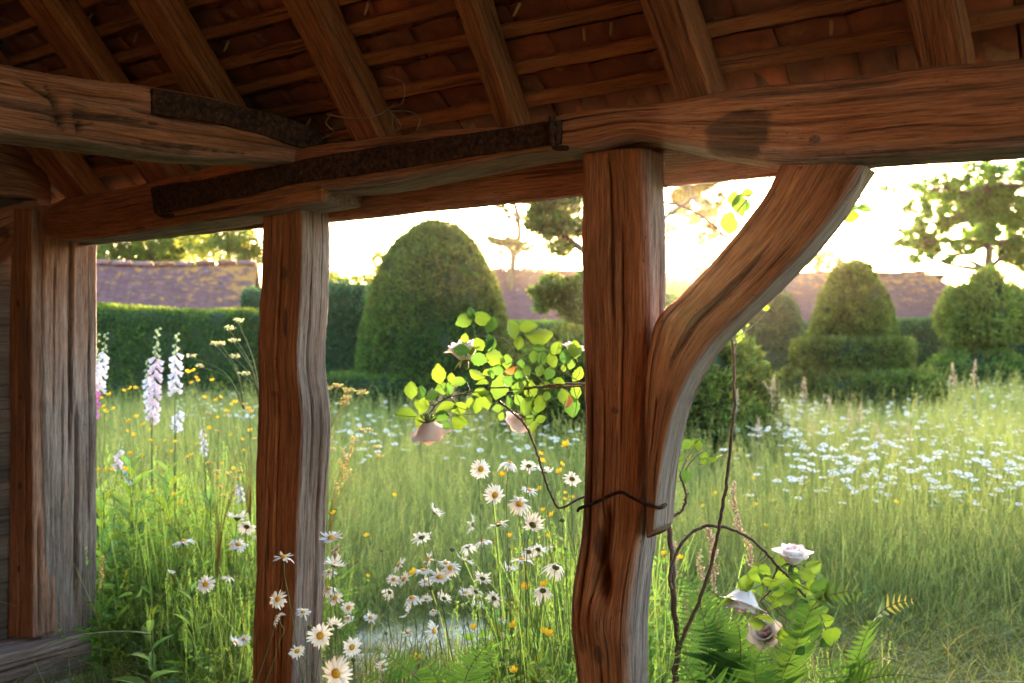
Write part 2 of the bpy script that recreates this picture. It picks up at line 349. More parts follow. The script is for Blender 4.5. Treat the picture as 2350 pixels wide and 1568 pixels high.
    V = P.reshape(-1, 3); A = {'grain': G.reshape(-1, 3), 'grey': gw.ravel(), 'stain': stain.ravel()}; Fs = [F]  # stain carries real stains and painted shade together
    if caps:
        c0, c1 = P[0].mean(0), P[-1].mean(0); V = np.vstack([V, c0, c1]); nV = len(V)
        A = {'grain': np.vstack([A['grain'], G[0].mean(0), G[-1].mean(0)]), 'grey': np.r_[A['grey'], gw[0].mean(), gw[-1].mean()], 'stain': np.r_[A['stain'], 0, 0]}
        Fs.append(np.vstack([np.stack([i[0], np.full(k, nV - 2), j[0]], -1), np.stack([i[-1], j[-1], np.full(k, nV - 1)], -1)]))
    return add(name, V, Fs, mat, parent, attrs=A, smooth=True)

shelter = empty('timber_shelter', sc(1.5, 1.0, 0), 'old oak framed shelter with curved brace, rafters and clay tile roof', 'shelter')
Wl = lambda pts, c: [W(x, y, c) for x, y in pts]
# big post with knotted foot
cp = 2.04
knot = W(1375, 1425, cp)
post3 = timber('post', Wl([(1328, 352), (1327, 600), (1333, 850), (1335, 1100), (1326, 1250), (1313, 1340), (1309, 1430), (1318, 1568), (1325, 2000), (1325, 2180)], cp),
       Wl([(1478, 340), (1488, 600), (1488, 700), (1482, 900), (1474, 1100), (1466, 1250), (1452, 1350), (1442, 1450), (1442, 1568), (1448, 2000), (1448, 2180)], cp), N * .112, shelter,
       res=(.009, .0035), r=.022, amp=.004, und=.012, seed=3, grey=(.03, .95, .9, .35), ncr=4,
       cracks=[(0, .48, .0, .22, .010, .004), (0, .15, .26, .62, .016, .006), (0, .42, .44, .56, .03, .012), (1, .3, .5, .95, .014, .0035), (1, .65, .3, .7, .012, .0035)],
       blobs=[(knot, (.05, .05, .055), .020), (W(1382, 1335, cp), (.017, .03, .045), -.035), (W(1372, 1270, cp), (.010, .03, .05), -.024), (W(1425, 350, cp), (.04, .05, .03), .01)],
       stains_and_holes=[(W(1382, 1330, cp), (.018, .04, .04), .9), (W(1372, 1265, cp), (.012, .04, .05), .8), (W(1375, 1500, cp), (.012, .05, .022), .8), (W(1340, 1475, cp), (.010, .05, .03), .6), (W(1400, 1180, cp), (.005, .04, .03), .7)],
       lines=[(knot - N * .02, knot - N * .018 + (-U * math.cos(R(a_)) + Z * math.sin(R(a_))) * .046, .0045, .012) for a_ in (12, 75, 150, 215, 268, 318)])
# middle post
timber('post', Wl([(598, 445), (600, 500), (596, 650), (591, 720), (589, 900), (586, 1100), (588, 1300), (581, 1450), (580, 1568), (580, 1900)], cp),
       Wl([(690, 440), (692, 560), (688, 700), (681, 850), (690, 930), (687, 1100), (681, 1200), (677, 1350), (671, 1480), (669, 1568), (666, 1900)], cp), N * .125, shelter,
       res=(.008, .0035), r=.007, amp=.004, und=.005, seed=8, grey=(.0, .85, .9, .8), ncr=2,
       cracks=[(0, .5, .05, .6, .014, .004), (0, .62, .5, .95, .014, .004), (1, .35, .1, .5, .012, .0035), (1, .68, .42, .9, .012, .0035)],
       stains_and_holes=[(W(652, 630, cp), (.012, .03, .02), .9), (W(655, 740, cp), (.008, .03, .04), .8), (W(630, 940, cp), (.01, .03, .03), .5), (W(628, 905, cp), (.012, .03, .012), .6)])
# corner post: wide grey face towards the opening, a narrow stud and a board behind it
timber('post', Wl([(82, 470), (84, 700), (82, 1000), (80, 1465)], cp), Wl([(98, 470), (97, 700), (98, 1000), (96, 1470)], cp), N * .232, shelter,
       res=(.011, .004), r=.010, amp=.0045, und=.009, seed=5, grey=(.7, .85, .9, .8), ncr=2, cracks=[(1, .50, .03, .62, .022, .006), (1, .62, .45, .98, .028, .007), (1, .2, .1, .5, .012, .004), (1, .85, .2, .8, .010, .004)],
       gf=lambda t: .25 + .9 * np.clip((t - .02) * 2.2, 0, 1))
st = timber('stud', Wl([(22, 480), (21, 900), (16, 1465)], 2.0), Wl([(71, 480), (72, 900), (75, 1465)], 2.0), N * .10, shelter, res=(.012, .004), seed=6, grey=(.15, .5, 0, 0), ncr=3,
       stains_and_holes=[(W(41, 697, 2.0), (.010, .03, .013), 1), (W(47, 912, 2.0), (.011, .03, .014), 1), (W(45, 1114, 2.0), (.012, .03, .016), 1), (W(42, 1308, 2.0), (.012, .03, .013), 1)])
s_cor = W(22, 900, 2.0) @ U
# end wall: weathered horizontal boards between the corner and the back
zb = .05; kb = 0
while zb < 3.6:
    h = [.19, .22, .2, .235, .18, .21][kb % 6]
    zt = zb + h; ca = min(2.08, 2.08 - (zt - CAMZ - .70) / math.tan(PIT)); cb = max(-.96, .46 - (3.95 - zt) / math.tan(PIT))
    if ca < cb + .1: break
    a_ = sc(s_cor + .03 + .006 * (kb % 2), ca, zb); b_ = sc(s_cor + .03 + .006 * (kb % 2), cb, zb)
    timber('wall_board', [a_ + Z * (h + .012), b_ + Z * (h + .012)], [a_ - Z * .004, b_ - Z * .004], U * .025, shelter, mat=OAKDK, res=(.05, .012), r=.003, amp=.002, und=.004, seed=20 + kb, ncr=1, grey=(.4, 0, 0, 0)); zb += h; kb += 1
# ground sill of the end wall
sl = (W(100, 1478, 2.0) @ U)
Ws = lambda X_, Y_, s_: onplane(X_, Y_, U, s_)
p0 = Ws(209, 1452, sl); p1 = Ws(0, 1504, sl); q0 = Ws(211, 1541, sl); q1 = Ws(0, 1608, sl); e = -N * 1.8
timber('sill_beam', [p0, p1, p1 + e], [q0, q1, q1 + e], U * .2, shelter, res=(.012, .005), r=.01, seed=9, grey=(.9, .8, .5, .95), ncr=3, und=.012, cracks=[(0, .4, .02, .5, .018, .006), (0, .7, .1, .4, .014, .005)])
# end tie above the boards, and the slotted brace under it
se = s_cor - .03
timber('end_tie', [Ws(112, 395, se), Ws(60, 345, se), Ws(0, 318, se), Ws(0, 318, se) - N * 2.2], [Ws(118, 462, se), Ws(60, 452, se), Ws(0, 448, se), Ws(0, 448, se) - N * 2.2 + Z * .02], U * .15, shelter, res=(.014, .006), seed=12, grey=(.25, .7, .3, 0), ncr=3, und=.014)
slot = Ws(22, 520, se)
timber('brace', [Ws(88, 458, se), Ws(30, 468, se), Ws(-60, 500, se), Ws(-300, 690, se)], [Ws(88, 520, se), Ws(40, 575, se), Ws(-20, 625, se), Ws(-240, 830, se)], U * .09, shelter, res=(.012, .005), seed=13, grey=(.15, .4, 0, 0), ncr=2,
       stains_and_holes=[(Ws(12, 535, se), (.03, .03, .022), 1), (Ws(50, 490, se), (.012, .03, .012), .9)], blobs=[(Ws(12, 535, se), (.03, .03, .018), -.02)])
# wall plate in two lengths, and the fascia board outside it
timber('wall_plate', Wl([(100, 478), (130, 458), (200, 444), (350, 412), (500, 383), (650, 350), (740, 333)], 1.99), Wl([(104, 540), (140, 552), (200, 550), (350, 530), (500, 503), (600, 487), (740, 462)], 1.99), N * .165, shelter,
       res=(.009, .005), r=.012, amp=.004, und=.010, seed=15, grey=(.0, 1.0, .5, .1), ncr=2, stains_and_holes=[(W(320, 525, 1.99), (.03, .1, .008), .6)])
knotc = W(1700, 308, 1.99)
timber('wall_plate', Wl([(648, 348), (720, 332), (800, 322), (1000, 292), (1250, 266), (1300, 252), (1500, 230), (1660, 202), (1900, 176), (2110, 149), (2350, 127), (2600, 96), (3100, 30), (4500, -160)], 1.985),
       Wl([(648, 432), (720, 434), (765, 432), (1000, 398), (1256, 350), (1330, 345), (1450, 318), (1560, 340), (1700, 362), (1850, 372), (2000, 362), (2350, 338), (2600, 322), (3100, 290), (4500, 190)], 1.985), N * .175, shelter,
       res=(.008, .005), r=.030, amp=.004, und=.014, seed=17, grey=(.10, 1.0, .5, .05), ncr=3, cracks=[(0, .12, .45, .6, .008, .004), (0, .3, .5, .66, .007, .004), (1, .5, .36, .5, .014, .005)],
       stains_and_holes=[(knotc, (.070, .1, .052), .95)], blobs=[(W(1872, 324, 1.985), (.016, .03, .016), .008), (W(1872, 324, 1.985), (.009, .03, .009), -.006)])
fa = [sc(4.1, 2.19, CAMZ + .388 - .004), sc(1.5, 2.19, CAMZ + .386), sc(-2.2, 2.19, CAMZ + .384)]
timber('fascia_board', [p + Z * .16 for p in fa], fa, N * .028, shelter, res=(.02, .008), r=.003, amp=.002, und=.006, seed=19, grey=(.25, .8, 1, 0), ncr=2)
# curved brace from the big post up to the plate
bc = 2.005
timber('brace', Wl([(1484, 1235), (1478, 1050), (1478, 920), (1486, 800), (1505, 730), (1560, 675), (1625, 605), (1705, 510), (1755, 435), (1792, 360)], bc),
       Wl([(1500, 1215), (1512, 1100), (1530, 1000), (1562, 900), (1618, 805), (1690, 730), (1770, 655), (1860, 560), (1930, 470), (1958, 420), (1985, 380)], bc), N * .105, shelter,
       res=(.008, .004), r=.012, amp=.0025, und=.008, seed=23, grey=(.05, 1, .9, .1), ncr=1, cracks=[(0, .35, .2, .34, .008, .004), (0, .62, .1, .2, .008, .004)], blobs=[(W(1965, 425, bc), (.03, .05, .03), .012)])
# cranked tie beam from the plate back over the left
st_ = W(690, 350, 2.0) @ U
T1 = [(745, 306), (700, 292), (560, 246), (420, 214), (320, 190), (250, 180), (180, 172), (100, 160), (0, 140)]; T2 = [(700, 380), (650, 374), (560, 368), (450, 362), (300, 342), (220, 330), (150, 320), (80, 312), (0, 300)]
T1p = [Ws(x, y, st_) for x, y in T1]; T2p = [Ws(x, y, st_) for x, y in T2]; e = -N * 1.95
timber('tie_beam', T1p + [T1p[-1] + e * .5 + Z * .06, T1p[-1] + e], T2p + [T2p[-1] + e * .5 + Z * .02, T2p[-1] + e + Z * .02], U * .16, shelter, res=(.008, .0045), r=.02, amp=.005, und=.016, seed=27, grey=(.22, .75, .3, .0), ncr=2,
       lines=[(Ws(x0, y0, st_), Ws(x1, y1, st_), w_, d_) for x0, y0, x1, y1, w_, d_ in ((60, 190, 118, 228, .005, .012), (118, 228, 142, 262, .006, .014), (142, 262, 148, 300, .006, .014), (105, 200, 128, 245, .004, .01), (175, 262, 275, 268, .006, .014), (275, 268, 365, 285, .004, .01), (185, 280, 178, 312, .004, .01), (178, 288, 215, 284, .004, .009), (330, 330, 560, 352, .005, .010))],
       cracks=[(0, .42, .12, .22, .016, .005), (0, .3, .2, .3, .014, .005), (0, .55, .28, .5, .02, .005), (0, .2, .33, .55, .014, .005), (0, .6, .02, .2, .012, .004)],
       blobs=[(Ws(150, 230, st_), (.05, .05, .03), .022), (Ws(132, 268, st_), (.015, .05, .03), -.02), (Ws(200, 260, st_), (.02, .05, .02), -.012)])
def strap(pts_hi, pts_lo, fn, off, th, bolts, hook=()):
    Lp = [fn(x, y) + off for x, y in pts_hi]; Rp = [fn(x, y) + off for x, y in pts_lo]
    o = timber('iron_strap', Lp, Rp, -unit(off) * th, shelter, mat=IRON, res=(.012, .006), r=.003, amp=.005, und=.006, seed=31, ncr=0)
    for x, y, rr in bolts:
        c_ = fn(x, y) + off * 1.02; k = 8; fr = frame(-unit(off)); V, F = tubes(np.stack([c_ + unit(off) * q for q in (0, .006, .011)])[None], np.array([[rr, rr, rr * .55]]), 8)[:2]
        V = np.vstack([V, V[16:24].mean(0)]); F = F + [np.array([[16 + q, 16 + (q + 1) % 8, 24] for q in range(8)])]; add('bolt', V, F, IRON, o, smooth=False)
    return o
strap([(355, 432), (500, 408), (650, 378), (900, 333), (1100, 303), (1292, 276)], [(362, 490), (500, 464), (650, 430), (900, 392), (1100, 360), (1290, 330)], lambda x, y: W(x, y, 1.985), -N * .013, .012, [(372, 436, .012), (1112, 330, .008), (700, 400, .008), (1275, 300, .012)])
strap([(345, 206), (450, 224), (600, 258), (700, 290), (742, 310)], [(346, 262), (450, 276), (600, 312), (700, 342), (740, 345)], lambda x, y: Ws(x, y, st_), -U * .012, .011, [(360, 235, .010), (560, 270, .008)])
# hooked ends of the plate strap
for (x, y, dy) in ((372, 455, 38), (1276, 300, 40)):
    c_ = W(x, y, 1.985) - N * .02; q = W(x + 5, y + dy, 1.985) - N * .02
    V, F, A = tube1([c_ + Z * .03, c_, q, q + (W(x + 40, y + dy + 4, 1.985) - W(x, y + dy, 1.985)) * .8], .009, .006, 6, 10); add('strap_hook', V, F, IRON, shelter, smooth=True)
# ---- roof: rafters on the inclined underside plane
rn = np.cos(PIT) * Z + np.sin(PIT) * N; up = -N * math.cos(PIT) + Z * math.sin(PIT)     # rn points outwards/up
foot = sc(0, 2.08, CAMZ + .585); roff = foot @ rn
def RP(X, Y, h=0): return onplane(X, Y, rn, roff + h)
RAF = [((15, 300), (150, 458), (92, 300), (196, 445)), ((46, 0), (156, 164), (105, 0), (228, 172)), ((285, 0), (422, 217), (360, 0), (505, 238)), ((632, 0), (811, 323), (728, 0), (872, 316)),
       ((1020, 0), (1135, 280), (1103, 0), (1176, 274)), ((1462, 0), (1545, 220), (1562, 0), (1630, 211)), ((2076, 0), (2106, 145), (2190, 0), (2216, 135)), ((2720, 0), (2700, 90), (2830, 0), (2800, 80))]
for k_, (a1, b1, a2, b2) in enumerate(RAF):
    La, Lb, Ra, Rb = RP(*a1), RP(*b1), RP(*a2), RP(*b2)
    Ld, Rd = unit(La - Lb), unit(Ra - Rb); m_ = unit(unit(Ld + Rd) + up * 1.2); wv = Rb - Lb
    wv = wv - up * (wv @ up); wd = np.linalg.norm(wv); mid = (Lb + Rb) / 2; mid_top = (La + Ra) / 2; dd = unit(mid_top - mid); wv = unit(wv) * (wd / 2)
    f0 = mid + (-dd) * ((2.165 - mid @ N) / (-dd @ N)); tp = mid + dd * ((.46 - mid @ N) / (dd @ N))
    bend = U * rng.normal(0, .006)
    C_ = [f0, mid, mid_top, (mid_top + tp) / 2 + bend, tp]
    timber('rafter', [q - wv for q in C_], [q + wv for q in C_], rn * .092, shelter, res=(.012, .005), r=.007, amp=.003, und=.007, seed=40 + k_, grey=(.04, .05, 0, 0), ncr=0, blobs=[])
# battens and pegs
sA, sB = -2.2, 4.2
LATH = wood_mat('riven_lath', [(.13, .045, .018), (.26, .10, .04), (.34, .14, .055), (.40, .19, .085)], [(.1, .09, .08), (.27, .24, .22), (.4, .36, .34)], .8)
cks = [2.152 - .066 * q for q in range(24)]
PEG = simple('peg_wood', [(.3, (.2, .11, .05)), (.7, (.42, .27, .13))], 40)
for q, c_ in enumerate(cks):
    b0 = sc(0, c_, CAMZ + .585 + (2.08 - c_) * math.tan(PIT) + .094 / math.cos(PIT))
    pts = [b0 + U * s_ + up * (.006 * math.sin(s_ * 2.1 + q * 1.7) + rng.normal(0, .002)) for s_ in np.linspace(sA, sB, 9)]
    h = .017 + rng.uniform(-.002, .003)
    timber('batten', [p + up * h for p in pts], [p - up * h for p in pts], rn * .02, shelter, mat=LATH, res=(.03, .008), r=.003, amp=.002, und=.003, seed=60 + q, ncr=0)
# plain clay tiles hung on the battens, three thick
tw, tl, tt = .160, .262, .012
def tile_mesh(k):
    nx, ny = 5, 5; V = []
    for sz in (0, 1):
        for i_ in range(nx):
            for j_ in range(ny):
                x = (i_ / (nx - 1) - .5) * tw; y = (j_ / (ny - 1) - .5) * tl; ed = (i_ in (0, nx - 1)) or (j_ in (0, ny - 1))
                V.append((x + rng.normal(0, .0015) * ed, y + rng.normal(0, .0022) * ed, sz * tt + .006 * (1 - (2 * x / tw) ** 2) + .010 * (1 - (2 * y / tl) ** 2)))
    g = lambda s, i_, j_: s * nx * ny + i_ * ny + j_; F = []
    for i_ in range(nx - 1):
        for j_ in range(ny - 1): F += [(g(0, i_, j_), g(0, i_, j_ + 1), g(0, i_ + 1, j_ + 1), g(0, i_ + 1, j_)), (g(1, i_, j_), g(1, i_ + 1, j_), g(1, i_ + 1, j_ + 1), g(1, i_, j_ + 1))]
    for i_ in range(nx - 1): F += [(g(0, i_, 0), g(0, i_ + 1, 0), g(1, i_ + 1, 0), g(1, i_, 0)), (g(0, i_ + 1, ny - 1), g(0, i_, ny - 1), g(1, i_, ny - 1), g(1, i_ + 1, ny - 1))]
    for j_ in range(ny - 1): F += [(g(0, 0, j_ + 1), g(0, 0, j_), g(1, 0, j_), g(1, 0, j_ + 1)), (g(0, nx - 1, j_), g(0, nx - 1, j_ + 1), g(1, nx - 1, j_ + 1), g(1, nx - 1, j_))]
    return mesh('roof_tile', np.array(V), np.array(F), CLAY)
TM = [tile_mesh(k) for k in range(5)]
tilt = math.asin(2.1 * tt / .1 * .5) * .9
ty_ = unit(up * math.cos(tilt) - rn * math.sin(tilt)); tz_ = np.cross(-U, ty_); tz_ = unit(tz_) if tz_ @ rn > 0 else -unit(tz_)
tV, tF = [], []
for q, c_ in enumerate(cks):
    b0 = sc(0, c_, CAMZ + .585 + (2.08 - c_) * math.tan(PIT) + .116 / math.cos(PIT)) + up * .03
    for i_ in range(40):
        s_ = sA + .1 + (i_ + (q % 2) * .5) * (tw + .003)
        if s_ > sB: continue
        j = rng.normal(0, 1, 4); yy = unit(ty_ + U * j[0] * .012); zz = unit(tz_ + U * j[1] * .02 + ty_ * j[2] * .012); xx = np.cross(yy, zz); yy = np.cross(zz, xx)
        loc = b0 + U * s_ - ty_ * (tl / 2) + rn * (.018 + .0025 * j[3])
        M = mat4([xx, yy, zz], loc)
        if q < 12 and .0 < s_ < 4.0: inst('roof_tile', TM[rng.integers(5)], shelter, M)
        else:
            me = TM[0]; v = np.array([vv.co for vv in me.vertices]) if False else None
            tV.append(M)
# tiles past those in view: one part
Vb = np.array([(x, y, z) for z in (0, tt) for x in (-tw / 2, tw / 2) for y in (-tl / 2, tl / 2)]); Fb = [np.array([[0, 1, 3, 2], [4, 6, 7, 5], [0, 4, 5, 1], [2, 3, 7, 6], [0, 2, 6, 4], [1, 5, 7, 3]])]
V, F, _ = scatter(Vb, Fb, np.array([m_[:3, :3] for m_ in tV]), np.array([m_[:3, 3] for m_ in tV])); tag(add('upper_tiles', V, F, CLAY, shelter), kind='stuff')
eb = sc(0, 2.10, CAMZ + .585 + .0 * math.tan(PIT)) + rn * .175
timber('added_gap_cover_board', [eb + U * sA + up * .10, eb + U * sB + up * .10], [eb + U * sA - up * .16, eb + U * sB - up * .16], rn * .012, shelter, res=(.1, .05), seed=90, ncr=0)  # added board over the lowest tiles, blocks sky showing through gaps
# wooden tile pegs poking through between the battens
pegV = tubes(np.array([[[0, 0, 0], [0, 0, .02], [0, 0, .034]]]), np.array([[.0045, .004, .0028]]), 5); pegV = (np.vstack([pegV[0], [[0, 0, .036]]]), pegV[1] + [np.array([[10 + k, 10 + (k + 1) % 5, 15] for k in range(5)])])
PGM = mesh('tile_peg', pegV[0], pegV[1], PEG)
for q in range(34):
    c_ = cks[rng.integers(0, 8)] - .012; s_ = rng.uniform(.1, 3.7)
    b0 = sc(s_, c_, CAMZ + .585 + (2.08 - c_) * math.tan(PIT) + .118 / math.cos(PIT)) + up * .012
    d_ = unit(-rn + rng.normal(0, .25) * U - .5 * up); fx = unit(np.cross(d_, U)); inst('tile_peg', PGM, shelter, mat4([fx, np.cross(d_, fx), d_], b0, 1.1))
# ridge, back slope and back wall (behind the camera, they close the roof and bounce the low sun)
rid = sc(0, .46, CAMZ + .585 + (2.08 - .46) * math.tan(PIT)); 
timber('ridge_board', [rid + U * sA + Z * .02, rid + U * sB + Z * .02], [rid + U * sA - Z * .16, rid + U * sB - Z * .16], N * .03, shelter, res=(.1, .03), seed=80, ncr=0)
bs = lambda c_, s_, h: sc(s_, c_, CAMZ + .585 + (2.08 - .46) * math.tan(PIT) + .17 - (.46 - c_) * math.tan(PIT) + h)
V = np.array([bs(.52, sA, 0), bs(.52, sB, 0), bs(-1.2, sB, 0), bs(-1.2, sA, 0), bs(.52, sA, .04), bs(.52, sB, .04), bs(-1.2, sB, .04), bs(-1.2, sA, .04)])
add('back_roof_slope', V, [np.array([[0, 1, 2, 3], [7, 6, 5, 4], [0, 4, 5, 1], [1, 5, 6, 2], [2, 6, 7, 3], [3, 7, 4, 0]])], CLAY, shelter)
n = NT('warm_brick'); gp = n.new('ShaderNodeTexCoord').outputs['Object']; br = n.new('ShaderNodeTexBrick'); n.put(br.inputs['Vector'], n.mapping(gp, (1, 1, 1)))
br.inputs['Scale'].default_value = 4.5; br.inputs['Color1'].default_value = (.36, .165, .085, 1); br.inputs['Color2'].default_value = (.29, .12, .06, 1); br.inputs['Mortar'].default_value = (.35, .3, .24, 1)
BRICK = n.done(n.pbr(br.outputs[0], .9))
V, F = box(sc((sA + sB) / 2, -1.08, 1.05), [U, N, Z], np.array([(sB - sA) / 2, .1, 1.05])); add('back_wall', V, F, BRICK, shelter)
# oak pegs
for (x, y, c_, r_) in ((1872, 324, 1.985, .0125), (1413, 942, 2.04, .009)):
    p_ = W(x, y, c_); V, F, _ = tubes(np.array([[p_ + N * .02, p_ - N * .004, p_ - N * .0055]]), np.array([[r_, r_, r_ * .8]]), 14); V = np.vstack([V, [V[28:42].mean(0)]]); add('peg', V, F + [np.array([[28 + q, 28 + (q + 1) % 14, 42] for q in range(14)])], OAK, shelter, attrs={'grain': V * [3, 3, 3], 'grey': np.full(len(V), .3), 'stain': np.zeros(len(V))})
# twine knotted round the third rafter
n = NT('dry_twine'); TWINE = n.done(n.pbr((.16, .10, .06), .9))
tp_ = [RP(750, 262, -.01), RP(800, 272, -.012), RP(880, 258, -.012), RP(905, 240, .0)]
tw1 = [RP(895, 255, -.01), RP(945, 258, -.02), RP(965, 275, -.05), RP(950, 310, -.07), RP(900, 345, -.07), RP(858, 360, -.06)]
V, F, A = join([tube1(tp_, .0022), tube1(tw1, .0018, .0012), tube1([RP(760, 262, -.015), RP(748, 285, -.02), RP(765, 300, -.02), RP(740, 318, -.02)], .0016), tube1([RP(890, 250, -.01), RP(925, 232, -.02), RP(925, 190, -.01), RP(885, 175, -.01)], .0016, .001), tube1([RP(895, 255, -.01), RP(920, 290, -.03), RP(905, 300, -.03), RP(900, 262, -.02)], .0016)])
tag(add('twine', V, F, TWINE, smooth=True), 'brown twine tied round a rafter, its loose end looping over the iron strap', 'twine')
# wire round the big post
wr = [W(1326, 1172, 2.05), W(1332, 1166, 2.018), W(1360, 1156, 2.016), W(1395, 1140, 2.016), W(1422, 1130, 2.012), W(1450, 1142, 1.99), W(1485, 1158, 1.985), W(1508, 1165, 1.985), W(1528, 1158, 2.05)]
V, F, A = tube1(wr, .0042, .0042, 6, 30); tag(add('tie_wire', V, F, IRON, smooth=True), 'dark rusty wire tied round the knotted post below the curved brace', 'wire')
# ------------------------------------------------------------------ clipped yews, hedges, barns and trees
def leafT(k=1, fold=.18, droop=.12):
    """pointed leaf along +y, unit length, unit width 1 in x, folded on the midrib"""
    if k == 0: return np.array([[0, 0, 0], [.5, .45, fold], [0, 1, -droop], [-.5, .45, fold]], float), [np.array([[0, 1, 2], [0, 2, 3]])]
    y = np.array([0, .18, .42, .7, .9, 1.0]); w = np.array([.03, .34, .5, .40, .17, .0]); V = []
    for yy, ww in zip(y, w):
        z = -droop * yy * yy
        V += [[-ww, yy, z + fold * ww], [0, yy, z], [ww, yy, z + fold * ww]]
    F = [[3 * a + b, 3 * a + b + 1, 3 * a + b + 4, 3 * a + b + 3] for a in range(5) for b in (0, 1)]
    return np.array(V), [np.array(F)]
SP_V, SP_F = leafT(0)
def axes_from(y, z):
    y = unit(y); x = unit(np.cross(y, z)); z = np.cross(x, y); return np.stack([x, y, z], -1)   # columns
def sprigs(P, Nn, size, wid, out=.7, jit=.8, c0=(1, 1, 1), cv=.25, drift=None):
    n = len(P); y = unit(Nn * out + randdir(n) * jit + np.array([0, 0, .15])); A = axes_from(y, randdir(n))
    s = size * rng.uniform(.6, 1.3, n); A = A * np.stack([s * wid, s, s], -1)[:, None, :]
    c = np.array(c0)[None] * (1 + cv * rng.normal(0, 1, (n, 1))) * (1 + .1 * rng.normal(0, 1, (n, 3)))
    if drift is not None: c = c * drift[:, None]
    return scatter(SP_V, SP_F, A, P, np.clip(c, .15, 3))
def surf_sample(V, F, n):
    a, b, c, d = (V[F[:, i]] for i in range(4)); nn = np.cross(c - a, d - b); ar = np.linalg.norm(nn, axis=1); k = rng.choice(len(F), n, p=ar / ar.sum())
    u, v = rng.random((n, 1)), rng.random((n, 1)); P = (1 - u) * (1 - v) * a[k] + u * (1 - v) * b[k] + u * v * c[k] + (1 - u) * v * d[k]
    return P, unit(nn[k])
def revolve(prof, cx_, cy_, seg=40, lump=.03, fs=3, sq=1.0, m=34):
    p = resample(np.array([[r_, 0, z_] for r_, z_ in prof]), m); a = np.arange(seg) / seg * 2 * math.pi
    ca, sa = np.cos(a), np.sin(a)
    V = np.stack([p[:, None, 0] * ca, p[:, None, 0] * sa * sq, np.broadcast_to(p[:, None, 2], (m, seg))], -1)
    nr = unit(np.stack([ca, sa, ca * 0 + .3], -1)); V = V + nr[None] * (lump * fbm(V * fs + cx_, 3))[..., None] * np.minimum(1, p[:, 0] / (p[:, 0].max() * .3))[:, None, None]
    V += np.array([cx_, cy_, 0]); i = np.arange(m * seg).reshape(m, seg); j = np.roll(i, -1, 1)
    return V.reshape(-1, 3), np.stack([i[:-1], j[:-1], j[1:], i[1:]], -1).reshape(-1, 4)
def hedgebox(x0, x1, y0, y1, z1, lump=.04, rot=0, r=.12, z0=0, topf=None):
    nx, nz, ny = max(4, int((x1 - x0) / .15)), 14, max(4, int((y1 - y0) / .2))
    prof = [(y0, z0)] + [(y0, z0 + (z1 - z0) * q) for q in np.linspace(.1, .93, nz)] + [(y0 + r * .3, z1 - r * .3), (y0 + r, z1)] + [(q, z1) for q in np.linspace(y0 + r, y1 - r, ny)[1:]] + [(y1 - r * .3, z1 - r * .3), (y1, z1 - r), (y1, (z0 + z1) / 2), (y1, z0)]
    prof = np.array(prof); xx = np.linspace(x0, x1, nx); V = np.array([[[x, p[0], p[1]] for p in prof] for x in xx])
    if topf is not None: V[..., 2] = z0 + (V[..., 2] - z0) * topf(V[..., 0])
    V += lump * np.stack([fbm(V * 2.3 + 7, 3) * .3, fbm(V * 2.3 + 1, 3), fbm(V * 2.3 + 4, 3) * .8], -1); a, b = V.shape[:2]; i = np.arange(a * b).reshape(a, b)
    F = np.stack([i[:-1, :-1], i[:-1, 1:], i[1:, 1:], i[1:, :-1]], -1).reshape(-1, 4)[:, ::-1]
    # end caps
    cap = []
    Vf = V.reshape(-1, 3); o = len(Vf); ex = []
    for e_, rev in ((0, 0), (a - 1, 1)):
        c_ = V[e_].mean(0); rows = [V[e_]]; ids = [i[e_]]
        for t in (.33, .66, .97): ex.append(V[e_] * (1 - t) + c_ * t + np.array([(-1 if e_ == 0 else 1) * .02, 0, 0])); ids.append(np.arange(b) + o); o += b
        for q in range(3):
            f = np.stack([ids[q][:-1], ids[q][1:], ids[q + 1][1:], ids[q + 1][:-1]], -1); cap.append(f if rev == 0 else f[:, ::-1])
    Vf = np.vstack([Vf] + ex); F = np.vstack([F] + [c[:, ::-1] if False else c for c in cap])
    if rot: 
        c, s = math.cos(rot), math.sin(rot); m_ = Vf[:, :2].mean(0); q = Vf[:, :2] - m_; Vf[:, :2] = np.stack([q[:, 0] * c - q[:, 1] * s, q[:, 0] * s + q[:, 1] * c], -1) + m_
    return Vf, F
YEW = leafy('yew_foliage', (.045, .085, .022), (.22, .26, .03), .38, .6, scale=7, var=.5)
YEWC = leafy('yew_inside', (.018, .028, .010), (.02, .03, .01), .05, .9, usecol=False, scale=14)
YEW_B = leafy('bluish_yew_foliage', (.045, .08, .040), (.15, .22, .06), .3, .6, scale=5, var=.3)
BARK = simple('bark', [(.35, (.05, .035, .025)), (.6, (.13, .09, .065)), (.8, (.2, .15, .11))], 12, .9, .02)
